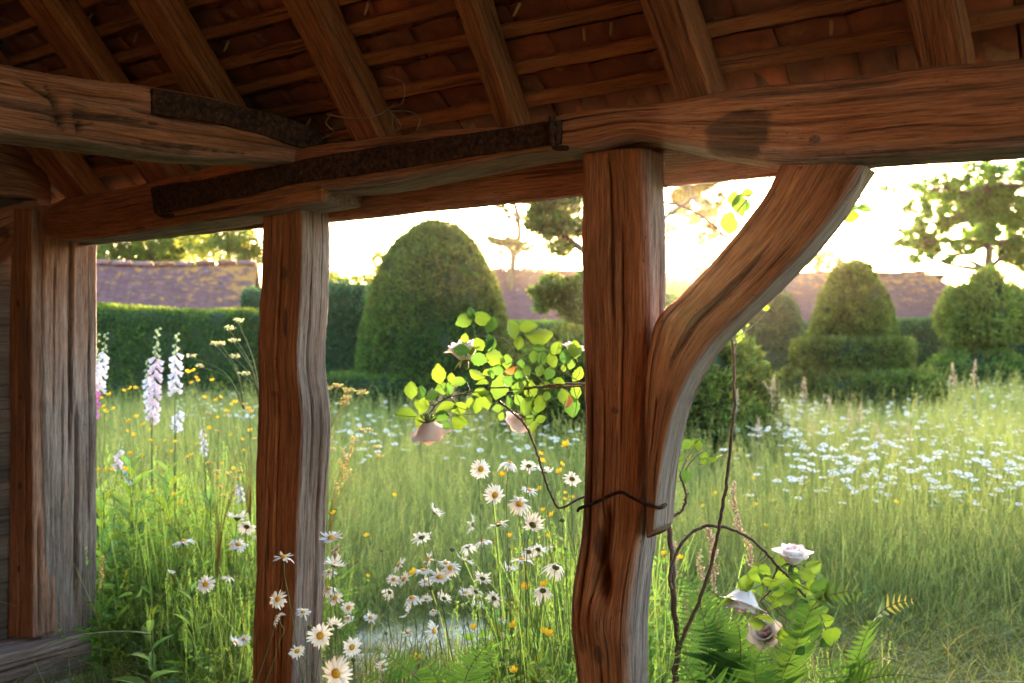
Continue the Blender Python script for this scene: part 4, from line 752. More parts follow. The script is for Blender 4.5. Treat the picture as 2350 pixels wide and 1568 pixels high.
def heads(n, area, h0, h1, kind):
    """flowering grass stems: thin stem with a tapering head of small spikelets"""
    x = rng.uniform(-area, area, (n, 2)); h = rng.uniform(h0, h1, n); a = rng.uniform(0, 2 * math.pi, n); d = np.stack([np.cos(a), np.sin(a)], -1); t = np.linspace(0, 1, 5); b = np.abs(rng.normal(0, .16, n))
    C = np.zeros((n, 5, 3)); C[..., :2] = x[:, None] + d[:, None] * (b[:, None] * t ** 2 * h[:, None])[..., None]; C[..., 2] = h[:, None] * t
    S = np.zeros_like(C); s = rng.uniform(0, math.pi, n); S[..., 0] = np.cos(s)[:, None] * .0013; S[..., 1] = np.sin(s)[:, None] * .0013
    cs = np.array([1.5, 1.35, 1.2]) * rng.uniform(.7, 1.2, (n, 1)); out = [ribbons(C, S, cs)]
    m = {'tight': 14, 'loose': 22, 'rib': 10}[kind]; tt = rng.uniform(0, 1, (n, m)); hl = {'tight': .07, 'loose': .16, 'rib': .03}[kind]; rad = {'tight': .004, 'loose': .022, 'rib': .005}[kind]
    P = C[:, -1][:, None] + np.stack([d[:, None, 0] * 0 + b[:, None] * tt * hl * d[:, None, 0], b[:, None] * tt * hl * d[:, None, 1], tt * hl - hl * .5], -1) + randdir(n * m).reshape(n, m, 3) * (rad * (1.1 - tt))[..., None] * [1, 1, .4]
    P = P.reshape(-1, 3); sz = {'tight': .012, 'loose': .009, 'rib': .010}[kind]
    cc = np.repeat({'tight': np.array([1.7, 1.5, 1.3]), 'loose': np.array([2.3, 1.75, 2.0]), 'rib': np.array([1.0, .7, .6])}[kind][None] * rng.uniform(.7, 1.25, (n, 1)), m, 0)
    y = unit(randdir(len(P)) * .5 + Z); A_ = axes_from(y, randdir(len(P))) * np.array([sz * .45, sz, sz])[None, None, :]
    out.append(scatter(SP_V, SP_F, A_, P, cc)); return out
gc = protocol('meadow'); 
for q in range(4):
    g = [blades(230, .32, .25, .62, .0022, .25, .5)[0], blades(60, .32, .3, .55, .0036, .3, .7)[0], blades(150, .32, .12, .35, .003, .5, .7)[0]] + heads(26, .32, .42, .74, 'tight') + (heads(14, .32, .45, .82, 'loose') if q % 2 else heads(4, .3, .3, .5, 'rib'))
    V, F, A = join(g); protos(gc, V, F, GRASS, A)
for q in range(3):    # coarser for far off
    g = [blades(420, .6, .22, .50, .0048, .2, .35, 4)[0]] + heads(40, .6, .4, .62, 'tight') + heads(18, .6, .42, .66, 'loose')
    V, F, A = join(g); protos(gc, V, F, GRASS, A)
def front(x): return 4.95 - .75 / (1 + np.exp(-(x - .8) * 3)) + .10 * np.sin(x * 1.3) + .10 * np.sin(x * 3.1 + 1)
P, pk, sl = [], [], []
def fill(y0, y1, step, picks, s0, s1, xf):
    y = y0
    while y < y1:
        hw = xf * y + 1.2
        for x in np.arange(-hw, hw, step):
            xx = x + rng.uniform(-.5, .5) * step; yy = y + rng.uniform(-.5, .5) * step
            if yy < front(xx): continue
            P.append([xx, yy, 0]); pk.append(rng.choice(picks)); sl.append(rng.uniform(s0, s1))
        y += step
fill(4.0, 5.4, .19, [0, 1, 2, 3], .7, 1.0, .56)
fill(5.4, 9.5, .28, [0, 1, 2, 3], .72, 1.05, .56)
fill(9.5, 16, .62, [4, 5, 6], .85, 1.15, .56); fill(9.8, 16, .62, [4, 5, 6], .85, 1.15, .56)
fill(16, 30, .95, [4, 5, 6], .9, 1.2, .66)
P = np.array(P); pz_ = np.array(sl) * (1 + .3 * fbm(P * .7, 2) + .35 * fbm(P * 2.3 + 5, 2)); S3 = np.stack([np.array(sl)] * 2 + [pz_ * np.clip(.30 + (P[:, 1] - front(P[:, 0])) * .9, .42, 1)], -1)
gn_scatter('meadow_grass', P, rng.uniform(0, 6.28, len(P)), S3, pk, gc, 'tall flowering meadow grass around the clipped yews', tilt=np.stack([fbm(P * 1.1 + 3, 2), fbm(P * 1.1 + 9, 2)], -1) * .5 + rng.normal(0, .07, (len(P), 2)))
# short ragged turf on the trodden strip and at the meadow edge
tc_ = protocol('turf')
TURF = leafy('short_turf', (.12, .135, .05), (.26, .30, .08), .4, .5, scale=3, var=.3)
for q in range(3): V, F, A = blades(230, .2, .04, .24, .0026, .7, 1.0, 4, cols=(1.15, 1, .65))[0]; A['col'] = A['col'] * np.repeat(rng.uniform(.35, 1.7, (230, 1)), 8, 0); protos(tc_, V, F, TURF, A)
n_ = 2600; x = rng.uniform(-3.4, 4.0, n_); y = rng.uniform(2.4, 5.3, n_); f_ = fbm(np.stack([x * 1.3, y * 1.3, x * 0], -1), 3)
ok = (f_ + .55 * np.abs(y - 4.25) / .8 + .9 * (x > .75) > .25) ; ok &= ~((x > -1.45) & (x < .5) & (y > 3.9) & (y < 5.1) & (rng.random(n_) < .85)); x, y = x[ok], y[ok]
gn_scatter('short_turf', np.stack([x, y, x * 0 + .01], -1), rng.uniform(0, 6.28, len(x)), rng.uniform(.6, 1.3, len(x)), rng.integers(0, 3, len(x)), tc_, 'short trodden turf between the shelter and the tall grass')

# ------------------------------------------------------------------ flowers
PETAL = leafy('white_petal', (.72, .71, .70), (.75, .73, .68), .35, .5, scale=90, var=.04)
YDISC = simple('yellow_disc', [(.35, (.42, .17, .01)), (.6, (.72, .38, .02))], 900, .7, .001)
YPET = leafy('yellow_petal', (.75, .50, .02), (.85, .55, .03), .35, .4, scale=60, var=.1)
STEMG = leafy('flower_stem', (.11, .15, .05), (.2, .26, .07), .15, .5, usecol=False, scale=30)
FOL = leafy('border_foliage', (.105, .17, .05), (.32, .48, .09), .5, .42, scale=12, var=.25)
def petal(L_, W_, droop, k=6):
    y = np.linspace(0, 1, k); w = W_ / 2 * np.array([.35, .8, 1, 1, .85, .35])[:k]; V = []
    for a, b in zip(y, w): z = .12 * a * L_ - droop * a * a * L_; V += [[-b, a * L_, z - b * .12], [0, a * L_, z + b * .15], [b, a * L_, z - b * .12]]
    F = [[3 * i + j, 3 * i + j + 1, 3 * i + j + 4, 3 * i + j + 3] for i in range(k - 1) for j in (0, 1)]
    return np.array(V), np.array(F)
def daisy_head(seed, droop, miss=0):
    rg = np.random.default_rng(seed); n = rg.integers(19, 25); pt = []
    for q in range(n):
        if miss and rg.random() < miss: continue
        V, F = petal(.0205 * rg.uniform(.78, 1.10), .0054 * rg.uniform(.75, 1.2), droop + rg.normal(0, .22)); a = q / n * 6.283 + rg.normal(0, .06); c, s = math.cos(a), math.sin(a)
        V = V + [0, .0055, 0]; tw = rg.normal(0, .25); V[:, 2] += V[:, 0] * tw; pt.append((np.stack([V[:, 0] * c - V[:, 1] * s, V[:, 0] * s + V[:, 1] * c, V[:, 2] + rg.normal(0, .0005)], -1), [F], {'col': np.ones((len(V), 3)) * rg.uniform(.93, 1.05)}))
    V, F, A = join(pt); pm = mesh('petals', V, F, PETAL, A, smooth=True)
    rr = np.array([.0074, .0076, .0068, .0050, .0026]); zz = np.array([-.001, .0012, .0032, .0046, .0050]); a = np.arange(14) / 14 * 6.283
    V = np.stack([rr[:, None] * np.cos(a), rr[:, None] * np.sin(a), np.repeat(zz[:, None], 14, 1)], -1); V *= 1 + rg.normal(0, .03, V.shape); V = np.vstack([V.reshape(-1, 3), [[0, 0, .0046]]]); i = np.arange(70).reshape(5, 14); j = np.roll(i, -1, 1)
    dm = mesh('flower_centre', V, [np.stack([i[:-1], j[:-1], j[1:], i[1:]], -1).reshape(-1, 4), np.array([[56 + q, 56 + (q + 1) % 14, 70] for q in range(14)])], YDISC, smooth=False)
    rr = np.array([.0012, .0048, .0078, .0082]); zz = np.array([-.006, -.0042, -.0012, .0]); a = np.arange(12) / 12 * 6.283
    V = np.stack([rr[:, None] * np.cos(a), rr[:, None] * np.sin(a), np.repeat(zz[:, None], 12, 1)], -1).reshape(-1, 3); i = np.arange(48).reshape(4, 12); j = np.roll(i, -1, 1)
    cm = mesh('calyx', V, np.stack([i[:-1], j[:-1], j[1:], i[1:]], -1).reshape(-1, 4), STEMG, smooth=True)
    return pm, dm, cm
HEADS = [daisy_head(k, dr, ms) for k, (dr, ms) in enumerate([(.15, 0), (.35, 0), (.05, .08), (.6, 0), (.28, .2), (-.1, 0), (.9, .1), (.45, .05), (-.3, 0), (.2, .3)])]
VIEW = {'f': (0, -1, .25), 'u': (.0, -.3, 1), 's': (.1, -.02, 1), 'b': (.2, .75, .6), 'r': (.95, -.2, .5), 'l': (-.95, -.2, .5), 'd': (.4, -.6, -.1), 't': (0, -.62, .8)}
def daisy(pos, size, face, base, name='ox_eye_daisy', hd=None, seed=None):
    d = unit(np.array(VIEW[face]) + rng.normal(0, .2, 3)); k = hd if hd is not None else rng.integers(len(HEADS)); s = size / .051
    t = empty(name, (base[0], base[1], 0), 'x', 'daisy'); fx = unit(np.cross(d, randdir(1)[0])); M = mat4([fx, np.cross(d, fx), d], pos, s)
    for nm, me in zip(('petals', 'flower_centre', 'calyx'), HEADS[k]): inst(nm, me, t, M)
    pos = np.array(pos); e = pos - d * .004 * s; b = np.array([base[0], base[1], 0]); mid = b * .45 + e * .55 + np.array([rng.normal(0, .02), rng.normal(0, .02), .02])
    V, F, _ = tube1([b, b * .75 + mid * .25 + rng.normal(0, .01, 3) * [1, 1, 0], mid, e * .8 + mid * .2 - d * .02 + rng.normal(0, .004, 3), e - d * .018, e], .0017 * s ** .5, .0011 * s ** .5, 5, 18); add('stem', V, F, STEMG, t, smooth=True)
    return t
DZ = []   # X, Y (picture), size px, facing, depth
zz_ = lambda a, b: (688.5 + .356 * a, 1009.8 + .356 * b)
for (a, b, s, f, dd) in [(1165, 188, 132, 'f', 3.0), (1350, 150, 138, 's', 2.9), (1475, 168, 112, 'b', 2.95), (1575, 205, 118, 's', 3.0), (1755, 252, 122, 'b', 2.8), (1257, 356, 140, 'd', 2.8), (870, 465, 118, 'r', 2.9), (1477, 325, 110, 't', 3.0), (1415, 412, 150, 't', 2.75), (1107, 545, 132, 'l', 2.95), (1277, 542, 155, 's', 2.8),
        (1500, 548, 158, 'b', 2.7), (785, 627, 138, 'b', 3.0), (1080, 687, 118, 'b', 2.95), (1180, 655, 125, 's', 3.05), (202, 632, 150, 't', 2.85), (222, 805, 145, 's', 2.8), (192, 852, 95, 't', 2.9), (828, 770, 112, 'l', 3.05), (640, 807, 118, 'l', 3.0), (1062, 775, 135, 's', 2.9), (972, 825, 125, 't', 2.75), (938, 795, 100, 'u', 2.9),
        (1475, 722, 110, 'b', 2.9), (1535, 705, 115, 'b', 3.05), (1605, 690, 85, 's', 3.1), (1430, 775, 150, 's', 2.75), (1648, 822, 150, 'b', 2.8), (602, 900, 92, 'u', 3.0), (672, 898, 108, 'l', 2.95), (795, 842, 122, 's', 3.0), (810, 912, 92, 't', 3.05), (900, 885, 138, 'u', 2.8), (1177, 893, 122, 'b', 2.9), (1355, 835, 110, 's', 3.0),
        (577, 982, 92, 'b', 3.0), (722, 1018, 118, 't', 2.8), (815, 1028, 88, 'u', 2.9), (930, 1022, 105, 'b', 2.9), (1065, 985, 90, 'u', 3.0), (1137, 980, 110, 'b', 2.85), (1250, 1022, 112, 'b', 2.9), (1565, 972, 135, 'b', 2.75), (1147, 1060, 84, 's', 3.0), (858, 1105, 66, 'u', 3.0), (228, 1020, 105, 't', 2.8), (312, 1082, 88, 'u', 2.85),
        (185, 960, 105, 's', 2.9), (130, 1262, 158, 'f', 2.2), (228, 1200, 122, 'b', 2.4), (335, 1335, 128, 'd', 2.5), (232, 1505, 205, 'f', 1.9), (310, 1147, 74, 'u', 2.9), (455, 1147, 94, 'u', 2.85), (862, 1232, 138, 'r', 2.5), (692, 1242, 84, 'd', 2.7), (697, 1112, 110, 'l', 2.75), (1305, 1162, 74, 's', 2.95), (535, 1458, 84, 'd', 2.6), (1530, 1040, 60, 'b', 3.1)]:
    DZ.append((*zz_(a, b), s * .356, f, dd))
zq = lambda a, b: (.356 * a, 1009.8 + .356 * b)
for (a, b, s, f, dd) in [(1183, 655, 140, 's', 3.5), (1530, 505, 140, 's', 3.4), (1590, 560, 118, 'b', 3.3), (1537, 675, 125, 's', 3.4), (1325, 930, 122, 't', 3.3), (1470, 885, 90, 's', 3.4), (1105, 852, 50, 's', 3.4), (1790, 1028, 118, 'f', 2.62), (1783, 1145, 105, 'l', 2.6), (1828, 755, 135, 's', 2.6), (1955, 1110, 98, 't', 2.6), (1915, 1360, 112, 'd', 2.55), (1515, 1305, 110, 's', 3.2), (1570, 1285, 90, 's', 3.25), (1655, 632, 40, 'u', 3.3)]:
    DZ.append((*zq(a, b), s * .356, f, dd))
rows = []
for (X_, Y_, s, f, dd) in DZ:
    pos = at(X_, Y_, dd); c_ = (pos @ N)
    bx = {0: -1.15, 1: -.55, 2: -.12, 3: .18}[int(np.digitize(X_, [640, 850, 1080]))]; base = (pos[0] * .55 + bx * .45 + rng.normal(0, .06), max(pos[1] + rng.normal(0, .08), 0) + (0 if dd > 2.7 else .25))
    hd = None
    t = daisy(pos, s / FPX * dd * 1.02, f, base, hd=hd); rows.append((t, X_, Y_, s, f))
ORD = ['topmost', 'second highest', 'third highest', 'fourth highest', 'fifth highest', 'sixth highest', 'seventh highest', 'eighth highest', 'ninth highest', 'tenth highest', 'eleventh highest', 'twelfth highest', 'thirteenth highest', 'fourteenth highest', 'fifteenth highest', 'sixteenth highest', 'seventeenth highest', 'eighteenth highest', 'nineteenth highest', 'twentieth highest', 'twenty first highest', 'twenty second highest']
FW = {'f': 'facing the viewer', 'u': 'opening upwards', 's': 'seen side on', 'b': 'seen from behind', 'r': 'turned right', 'l': 'turned left', 'd': 'nodding downwards', 't': 'tilted up'}
def region(X_):
    if X_ < 590: return 'left of the middle post'
    if X_ < 735: return 'before the middle post'
    if X_ < 860: return 'just right of the middle post'
    if X_ < 1090: return 'halfway between the two posts'
    return 'close left of the big post'
def auto_labels(rows, noun, group):
    from collections import defaultdict
    g = defaultdict(list)
    for r_ in rows: g[(region(r_[1]), r_[4])].append(r_)
    for (rg_, f_), l in g.items():
        l.sort(key=lambda q: q[2])
        for i_, q in enumerate(l):
            fw = FW.get(f_, ''); pre = '' if len(l) == 1 else ORD[i_] + ' '
            q[0]['label'] = (pre + noun + (' ' + fw if fw else '') + ', ' + rg_) if len(l) > 1 else ('only ' + noun + (' ' + fw if fw else '') + ', ' + rg_); q[0]['group'] = group
auto_labels(rows, 'white ox-eye daisy', 'ox-eye daisies beside the shelter')
brow = []
for (a, b, s) in [(982, 705, 36), (1690, 515, 38), (845, 950, 40), (1335, 1095, 26), (527, 715, 22), (1710, 700, 24), (62, 1205, 30), (1350, 705, 20), (555, 1245, 24), (345, 1415, 34)]:
    X_, Y_ = zz_(a, b); p_ = at(X_, Y_, 2.85); b_ = np.array([p_[0] + rng.normal(0, .08), p_[1] + .05, 0]); t = empty('daisy_bud', b_, 'x', 'daisy bud'); r_ = s * .356 / 2 / FPX * 2.85
    V, F, _ = tubes(np.array([[p_ - Z * r_ * .9, p_ - Z * r_ * .6, p_, p_ + Z * r_ * .55, p_ + Z * r_ * .8]]), np.array([[.2, .85, 1.0, .7, .12]]) * r_, 9); add('bud', V, F, STEMG, t, smooth=True)
    V, F, _ = tube1([b_, (b_ + p_) / 2 + rng.normal(0, .02, 3), p_ - Z * r_ * .8], .0014, .0010, 5, 14); add('stem', V, F, STEMG, t, smooth=True); brow.append((t, X_, Y_, s, ''))
auto_labels(brow, 'closed green daisy bud', 'daisy buds beside the shelter')
# meadow daisies: small single meshes, then an uncountable rest
def small_daisy(k):
    rg = np.random.default_rng(k); n = 12; pt = []
    a = np.arange(n) / n * 6.283; V, F = [], []
    for q in range(n):
        c, s = math.cos(a[q]), math.sin(a[q]); L_ = .024 * rg.uniform(.85, 1.1); w = .0058
        b = len(V); V += [[c * .006, s * .006, 0], [c * L_ * .7 - s * w, s * L_ * .7 + c * w, .002], [c * L_, s * L_, -.002 + rg.normal(0, .003)], [c * L_ * .7 + s * w, s * L_ * .7 - c * w, .002]]; F.append([b, b + 3, b + 2, b + 1])
    b = len(V); V += [[math.cos(q) * .0075, math.sin(q) * .0075, .001] for q in a[::2]] + [[0, 0, .006]]; T = [[b + i, b + (i + 1) % 6, b + 6] for i in range(6)]
    c = len(V); h = rg.uniform(.5, .7); bx, by = rg.normal(0, .05, 2)
    V += [[-.0016, 0, 0], [.0016, 0, 0], [bx * .5 + .0013, by * .5, -h * .5], [bx * .5 - .0013, by * .5, -h * .5], [bx + .0016, by, -h], [bx - .0016, by, -h]]; S = [[c, c + 1, c + 2, c + 3], [c + 3, c + 2, c + 4, c + 5]]
    me = mesh('meadow_daisy', np.array(V), [np.array(F + S), np.array(T)], [PETAL, STEMG, YDISC], {'col': np.ones((len(V), 3))}, midx=[0] * len(F) + [1] * 2 + [2] * 6); return me, h
SD = [small_daisy(k) for k in range(6)]
def md_pos(n):
    out = []
    while len(out) < n:
        g = rng.random()
        if g < .62: X_, Y_ = rng.uniform(1800, 2420), 852 + 300 * rng.random() ** 1.4; 
        elif g < .78: X_, Y_ = rng.uniform(760, 1330), rng.uniform(900, 1040)
        elif g < .9: X_, Y_ = rng.uniform(1690, 1850), rng.uniform(860, 1000)
        elif g < .95: X_, Y_ = rng.uniform(420, 590), rng.uniform(890, 960)
        else: X_, Y_ = rng.uniform(1550, 2380), rng.uniform(1000, 1250)
        h = rng.uniform(.56, .72); d = (CAMZ - h) * FPX / (Y_ - CY)
        if X_ > 2050 and g < .62 and Y_ < 950 and rng.random() < .15: continue
        if d > 26 or d < 5.2: continue
        x = px(X_, d)
        if abs(d - D3) < 1.7 and abs(x - cx3) < 1.5: continue
        if (x - cx5) ** 2 + (d - D5) ** 2 < 1.35 ** 2: continue
        out.append((x, d, h))
    return out
mp = sorted(md_pos(1150), key=lambda q: q[1])
for (x, d, h) in mp[:285]:
    me, hh = SD[rng.integers(6)]; z = Z; fx = unit(np.cross(z, [0, 1, .1])); s = rng.uniform(.85, 1.2); a_ = rng.uniform(0, 6.28); zt = unit(np.array([rng.normal(0, .12), rng.normal(-.22, .12), 1])); fx = unit(np.cross([-math.sin(a_), math.cos(a_), 0], zt))
    o = inst('meadow_daisy', me, None, mat4([fx, np.cross(zt, fx), zt], (x, d, hh * s + .0), s))
    tag(o, 'small white daisy standing among the tall meadow grass', 'daisy', 'daisies scattered through the meadow')
dc = protocol('far_daisies')
for me, hh in SD: o = bpy.data.objects.new('far_daisy', me); dc.objects.link(o)
far = mp[285:]; gn_scatter('far_daisies', [(x, d, h) for x, d, h in far], rng.uniform(0, 6.28, len(far)), rng.uniform(.9, 1.4, len(far)), rng.integers(0, 6, len(far)), dc, 'drift of white daisies in the far meadow', tilt=rng.normal(0, .3, (len(far), 2)))
# buttercups
def buttercup():
    V, F = [], []
    for q in range(5):
        a = q / 5 * 6.283; c, s = math.cos(a), math.sin(a); b = len(V)
        for (r_, w, z) in ((.001, .0015, 0), (.006, .005, .002), (.010, .0055, .0065), (.0125, .003, .009)): V += [[c * r_ - s * w, s * r_ + c * w, z], [c * r_ + s * w, s * r_ - c * w, z]]
        F += [[b + 2 * i, b + 2 * i + 1, b + 2 * i + 3, b + 2 * i + 2] for i in range(3)]
    pm = mesh('petals', np.array(V), np.array(F), YPET, {'col': np.ones((len(V), 3))})
    return pm
BC = buttercup()
def yflower(pos, s, base, name, label, group, cat='buttercup'):
    t = empty(name, (base[0], base[1], 0), label, cat, group); d = unit(np.array([rng.normal(0, .5), -.5, .9])); fx = unit(np.cross(d, randdir(1)[0])); inst('petals', BC, t, mat4([fx, np.cross(d, fx), d], pos, s))
    b = np.array([base[0], base[1], 0.]); p = np.array(pos); mid = (b + p) / 2 + rng.normal(0, .04, 3)
    V, F, _ = tube1([b, mid, p * .85 + mid * .15 + rng.normal(0, .01, 3), p - d * .004], .0014, .0007, 4, 12); add('stem', V, F, STEMG, t, smooth=True); return t
yr = []
for (a, b, s, dd) in [(1720, 35, 55, 2.9), (1548, 92, 34, 3.0), (1560, 140, 40, 2.9), (1305, 232, 45, 2.9), (1675, 208, 42, 2.9), (1548, 318, 34, 2.9), (1685, 160, 34, 3), (1568, 455, 30, 2.9), (1625, 485, 34, 2.9), (1352, 622, 34, 2.9), (608, 360, 30, 3.3), (430, 622, 34, 3.0), (218, 475, 34, 3.0), (735, 857, 50, 2.8), (1445, 955, 55, 2.8), (1575, 938, 50, 2.75), (1120, 1215, 45, 2.7), (1375, 1200, 48, 2.7), (1595, 1255, 60, 2.6), (1570, 1235, 40, 2.62), (1710, 345, 26, 2.9), (1755, 372, 26, 2.9), (1600, 620, 26, 2.9), (435, 880, 26, 3), (755, 1405, 44, 2.6), (1380, 1492, 50, 2.5), (1705, 385, 26, 2.9)]:
    X_, Y_ = zz_(a, b); pos = at(X_, Y_, dd); yr.append((yflower(pos, s * .356 / FPX * dd / .022, (pos[0] + rng.normal(0, .08), pos[1] + rng.normal(.05, .05)), 'buttercup', 'x', 'x'), X_, Y_, s, ''))
for (X_, Y_) in [(1525, 1272), (1562, 1281)]: pos = at(X_, Y_, 2.8); yr.append((yflower(pos, 13 / FPX * 2.8 / .022, (pos[0], pos[1]), 'buttercup', 'x', 'x'), X_, Y_, 1, ''))
from collections import defaultdict
def region2(X_): return 'just right of the big post' if X_ > 1500 else region(X_)
g = defaultdict(list)
for q in yr: g[region2(q[1])].append(q)
for k_, l in g.items():
    l.sort(key=lambda q: q[2])
    for i_, q in enumerate(l): q[0]['label'] = (ORD[i_] if len(l) > 1 else 'only') + ' yellow buttercup on a thin stem, ' + k_; q[0]['group'] = 'buttercups near the shelter'
mb = 0
while mb < 34:
    X_, Y_ = (rng.uniform(1560, 2380), rng.uniform(900, 1350)); h = rng.uniform(.45, .6); d = (CAMZ - h) * FPX / (Y_ - CY)
    if d < 5 or d > 14: continue
    x = px(X_, d); yflower((x, d, h), rng.uniform(.9, 1.5), (x, d), 'buttercup', 'small yellow flower dotted in the tall meadow grass', 'yellow flowers in the meadow'); mb += 1
# left border: loose yellow flowers among the foxgloves
mb = 0; lrow = []
for (X_, Y_) in [(300, 893), (311, 892), (284, 898), (212, 905), (233, 915), (250, 907), (238, 935), (262, 940), (240, 945), (296, 968), (312, 958), (330, 975), (345, 988), (292, 990), (305, 1000), (430, 855), (445, 852), (450, 868), (440, 880), (487, 874), (455, 875), (470, 914), (495, 920), (505, 912), (530, 930), (540, 925), (570, 940), (575, 948), (520, 945), (500, 960), (480, 985), (470, 1003), (452, 1020), (402, 1015), (360, 1030), (395, 1038), (430, 1050), (440, 1045), (330, 1046), (300, 1043), (274, 1048), (258, 1078), (286, 1078), (246, 1080), (225, 1080), (345, 1013), (380, 1012), (500, 1100), (560, 1035), (510, 1065), (536, 1078), (372, 1095), (398, 1135), (350, 1130), (415, 1155), (530, 1000), (556, 1010), (575, 990), (300, 1385), (565, 1640 * 0 + 1505), (418, 1395)]:
    dd = rng.uniform(3.6, 4.6); pos = at(X_, Y_, dd); q = yflower(pos, rng.uniform(8, 12) / FPX * dd / .022, (pos[0] + rng.normal(.05, .12), pos[1] + rng.normal(0, .1)), 'yellow_wildflower', 'small yellow wildflower on a wiry stem among the foxgloves', 'yellow wildflowers left of the middle post', 'wildflower')

# ---- foxgloves
FOXP = leafy('foxglove_bell', (.70, .66, .72), (.72, .66, .72), .35, .5, scale=60, var=.08)
def bell():
    rr = [.002, .006, .0085, .011, .0145]; zz = [0, .006, .018, .030, .036]; a = np.arange(9) / 9 * 6.283
    V = np.array([[[r_ * math.cos(q), r_ * math.sin(q), z] for q in a] for r_, z in zip(rr, zz)]); V[-1, :, 2] += .003 * np.sin(a * 3); i = np.arange(45).reshape(5, 9); j = np.roll(i, -1, 1)
    return V.reshape(-1, 3), np.stack([i[:-1], j[:-1], j[1:], i[1:]], -1).reshape(-1, 4)
bv, bf = bell(); BM = {c: mesh('bell_flower', bv, bf, FOXP, {'col': np.broadcast_to(np.array(col), (len(bv), 3))}, smooth=True) for c, col in {'w': (1.05, 1.1, 1.12), 'p': (1.05, .97, 1.05), 'm': (.75, .25, .66)}.items()}
BUD = mesh('flower_bud', bv * [.5, .5, .42], bf, leafy('pale_bud', (.38, .46, .27), (.4, .5, .25), .2, .5, usecol=False), smooth=True)
fox_labels = ['tallest pale pink foxglove spike before the dark hedge', 'white foxglove spike right of the tallest one, same height nearly', 'foxglove spike shading to magenta, hard against the corner post', 'pale leaning foxglove tip just right of the corner post edge', 'short white foxglove half hidden left of the tallest spike', 'small pale foxglove low down in the middle of the border', 'small lilac foxglove low among leaves near the corner post', 'small pale foxglove rising beside the middle post', 'low white foxglove among the broad leaves', 'sunken white foxglove under the white spike']
for i_, (X0, Y0, X1, Y1, d, col, bw) in enumerate([(362, 758, 350, 965, 4.6, 'p', 1.0), (405, 770, 402, 900, 4.7, 'w', 1.0), (222, 772, 208, 960, 4.3, 'm', 1.0), (243, 768, 228, 900, 4.5, 'w', .8), (336, 830, 345, 945, 4.9, 'w', .8), (462, 960, 470, 1045, 4.6, 'w', .55), (277, 1010, 270, 1075, 4.5, 'p', .7), (545, 1095, 555, 1150, 4.6, 'p', .6), (290, 1060, 300, 1115, 4.3, 'w', .6), (412, 920, 405, 985, 4.9, 'w', .9)]):
    top, low = at(X0, Y0, d), at(X1, Y1, d); base = np.array([low[0] + .02, d, 0]); t = empty('foxglove', base, fox_labels[i_], 'foxglove', 'foxgloves in the left border')
    V, F, _ = tube1([base, low, (top + low) / 2 + rng.normal(0, .004, 3), top], .006, .0012, 6, 24); add('stem', V, F, STEMG, t, smooth=True)
    nb = int(40 * (Y1 - Y0) / 200 * (1.2 if bw < 1 else 1)); 
    for q in range(nb):
        f = q / nb; p = top * (1 - f) + low * f; a = q * 2.4 + rng.normal(0, .2); bud = f < .28
        dr = unit(np.array([math.cos(a), math.sin(a), -.75 + (1.4 if bud and f < .12 else 0)])); fx = unit(np.cross(dr, Z)); s = bw * (1.0 if not bud else .9 + f * 1.4); c_ = col if col != 'm' else ('m' if f > .62 else 'p' if f > .5 else 'w')
        inst('flower_bud' if bud else 'bell_flower', BUD if bud else BM[c_], t, mat4([fx, np.cross(dr, fx), dr], p + dr * .003, s))

# ---- broad leaved plants, undergrowth and other border plants
LV, LF = leafT(1, .25, .25)
BLM = [mesh('leaf', LV * [.30, 1, 1], LF, FOL, {'col': np.broadcast_to(np.array(c), (len(LV), 3))}, smooth=True) for c in ((1.3, 1.25, .8), (1.0, 1.0, 1.0), (.8, .95, 1.1), (1.6, 1.4, .7))]
bl_labels = ['broad leaved yellow green plant beside the corner post', 'tall broad leaved plant in front of the foxgloves', 'pale green broad leaved plant in the middle of the left border', 'broad leaved plant left of the middle post', 'low dock like plant with arching blue green leaves near the sill', 'broad leaves low behind the leaning daisy stems']
for i_, (X_, Y0, d, nl, ll) in enumerate([(235, 1220, 4.2, 26, .20), (300, 1150, 4.3, 34, .21), (385, 1160, 4.4, 34, .20), (480, 1220, 4.3, 24, .17), (345, 1500, 3.4, 12, .14), (440, 1430, 3.6, 14, .13)]):
    b = at(X_, 1000, d); b[2] = 0; hh = pz(Y0 - 90, d); t = empty('broad_leaved_plant', b, bl_labels[i_], 'plant', 'broad leaved plants in the left border')
    V, F, _ = tube1([b, b + [.01, 0, hh * .5], b + [.0, .01, hh]], .006, .002, 6); add('stem', V, F, STEMG, t, smooth=True)
    for q in range(nl):
        f = (q + .5) / nl; z = hh * (.12 + .85 * f) ; a = q * 2.4 + rng.normal(0, .2); el = .25 + .8 * f; y = np.array([math.cos(a) * math.cos(el), math.sin(a) * math.cos(el), math.sin(el)]); A_ = axes_from(y, Z + rng.normal(0, .2, 3)); L_ = ll * (1.15 - .6 * f) * rng.uniform(.8, 1.15)
        inst('leaf', BLM[rng.integers(4)], t, mat4(A_.T, b + [0, 0, z], L_))
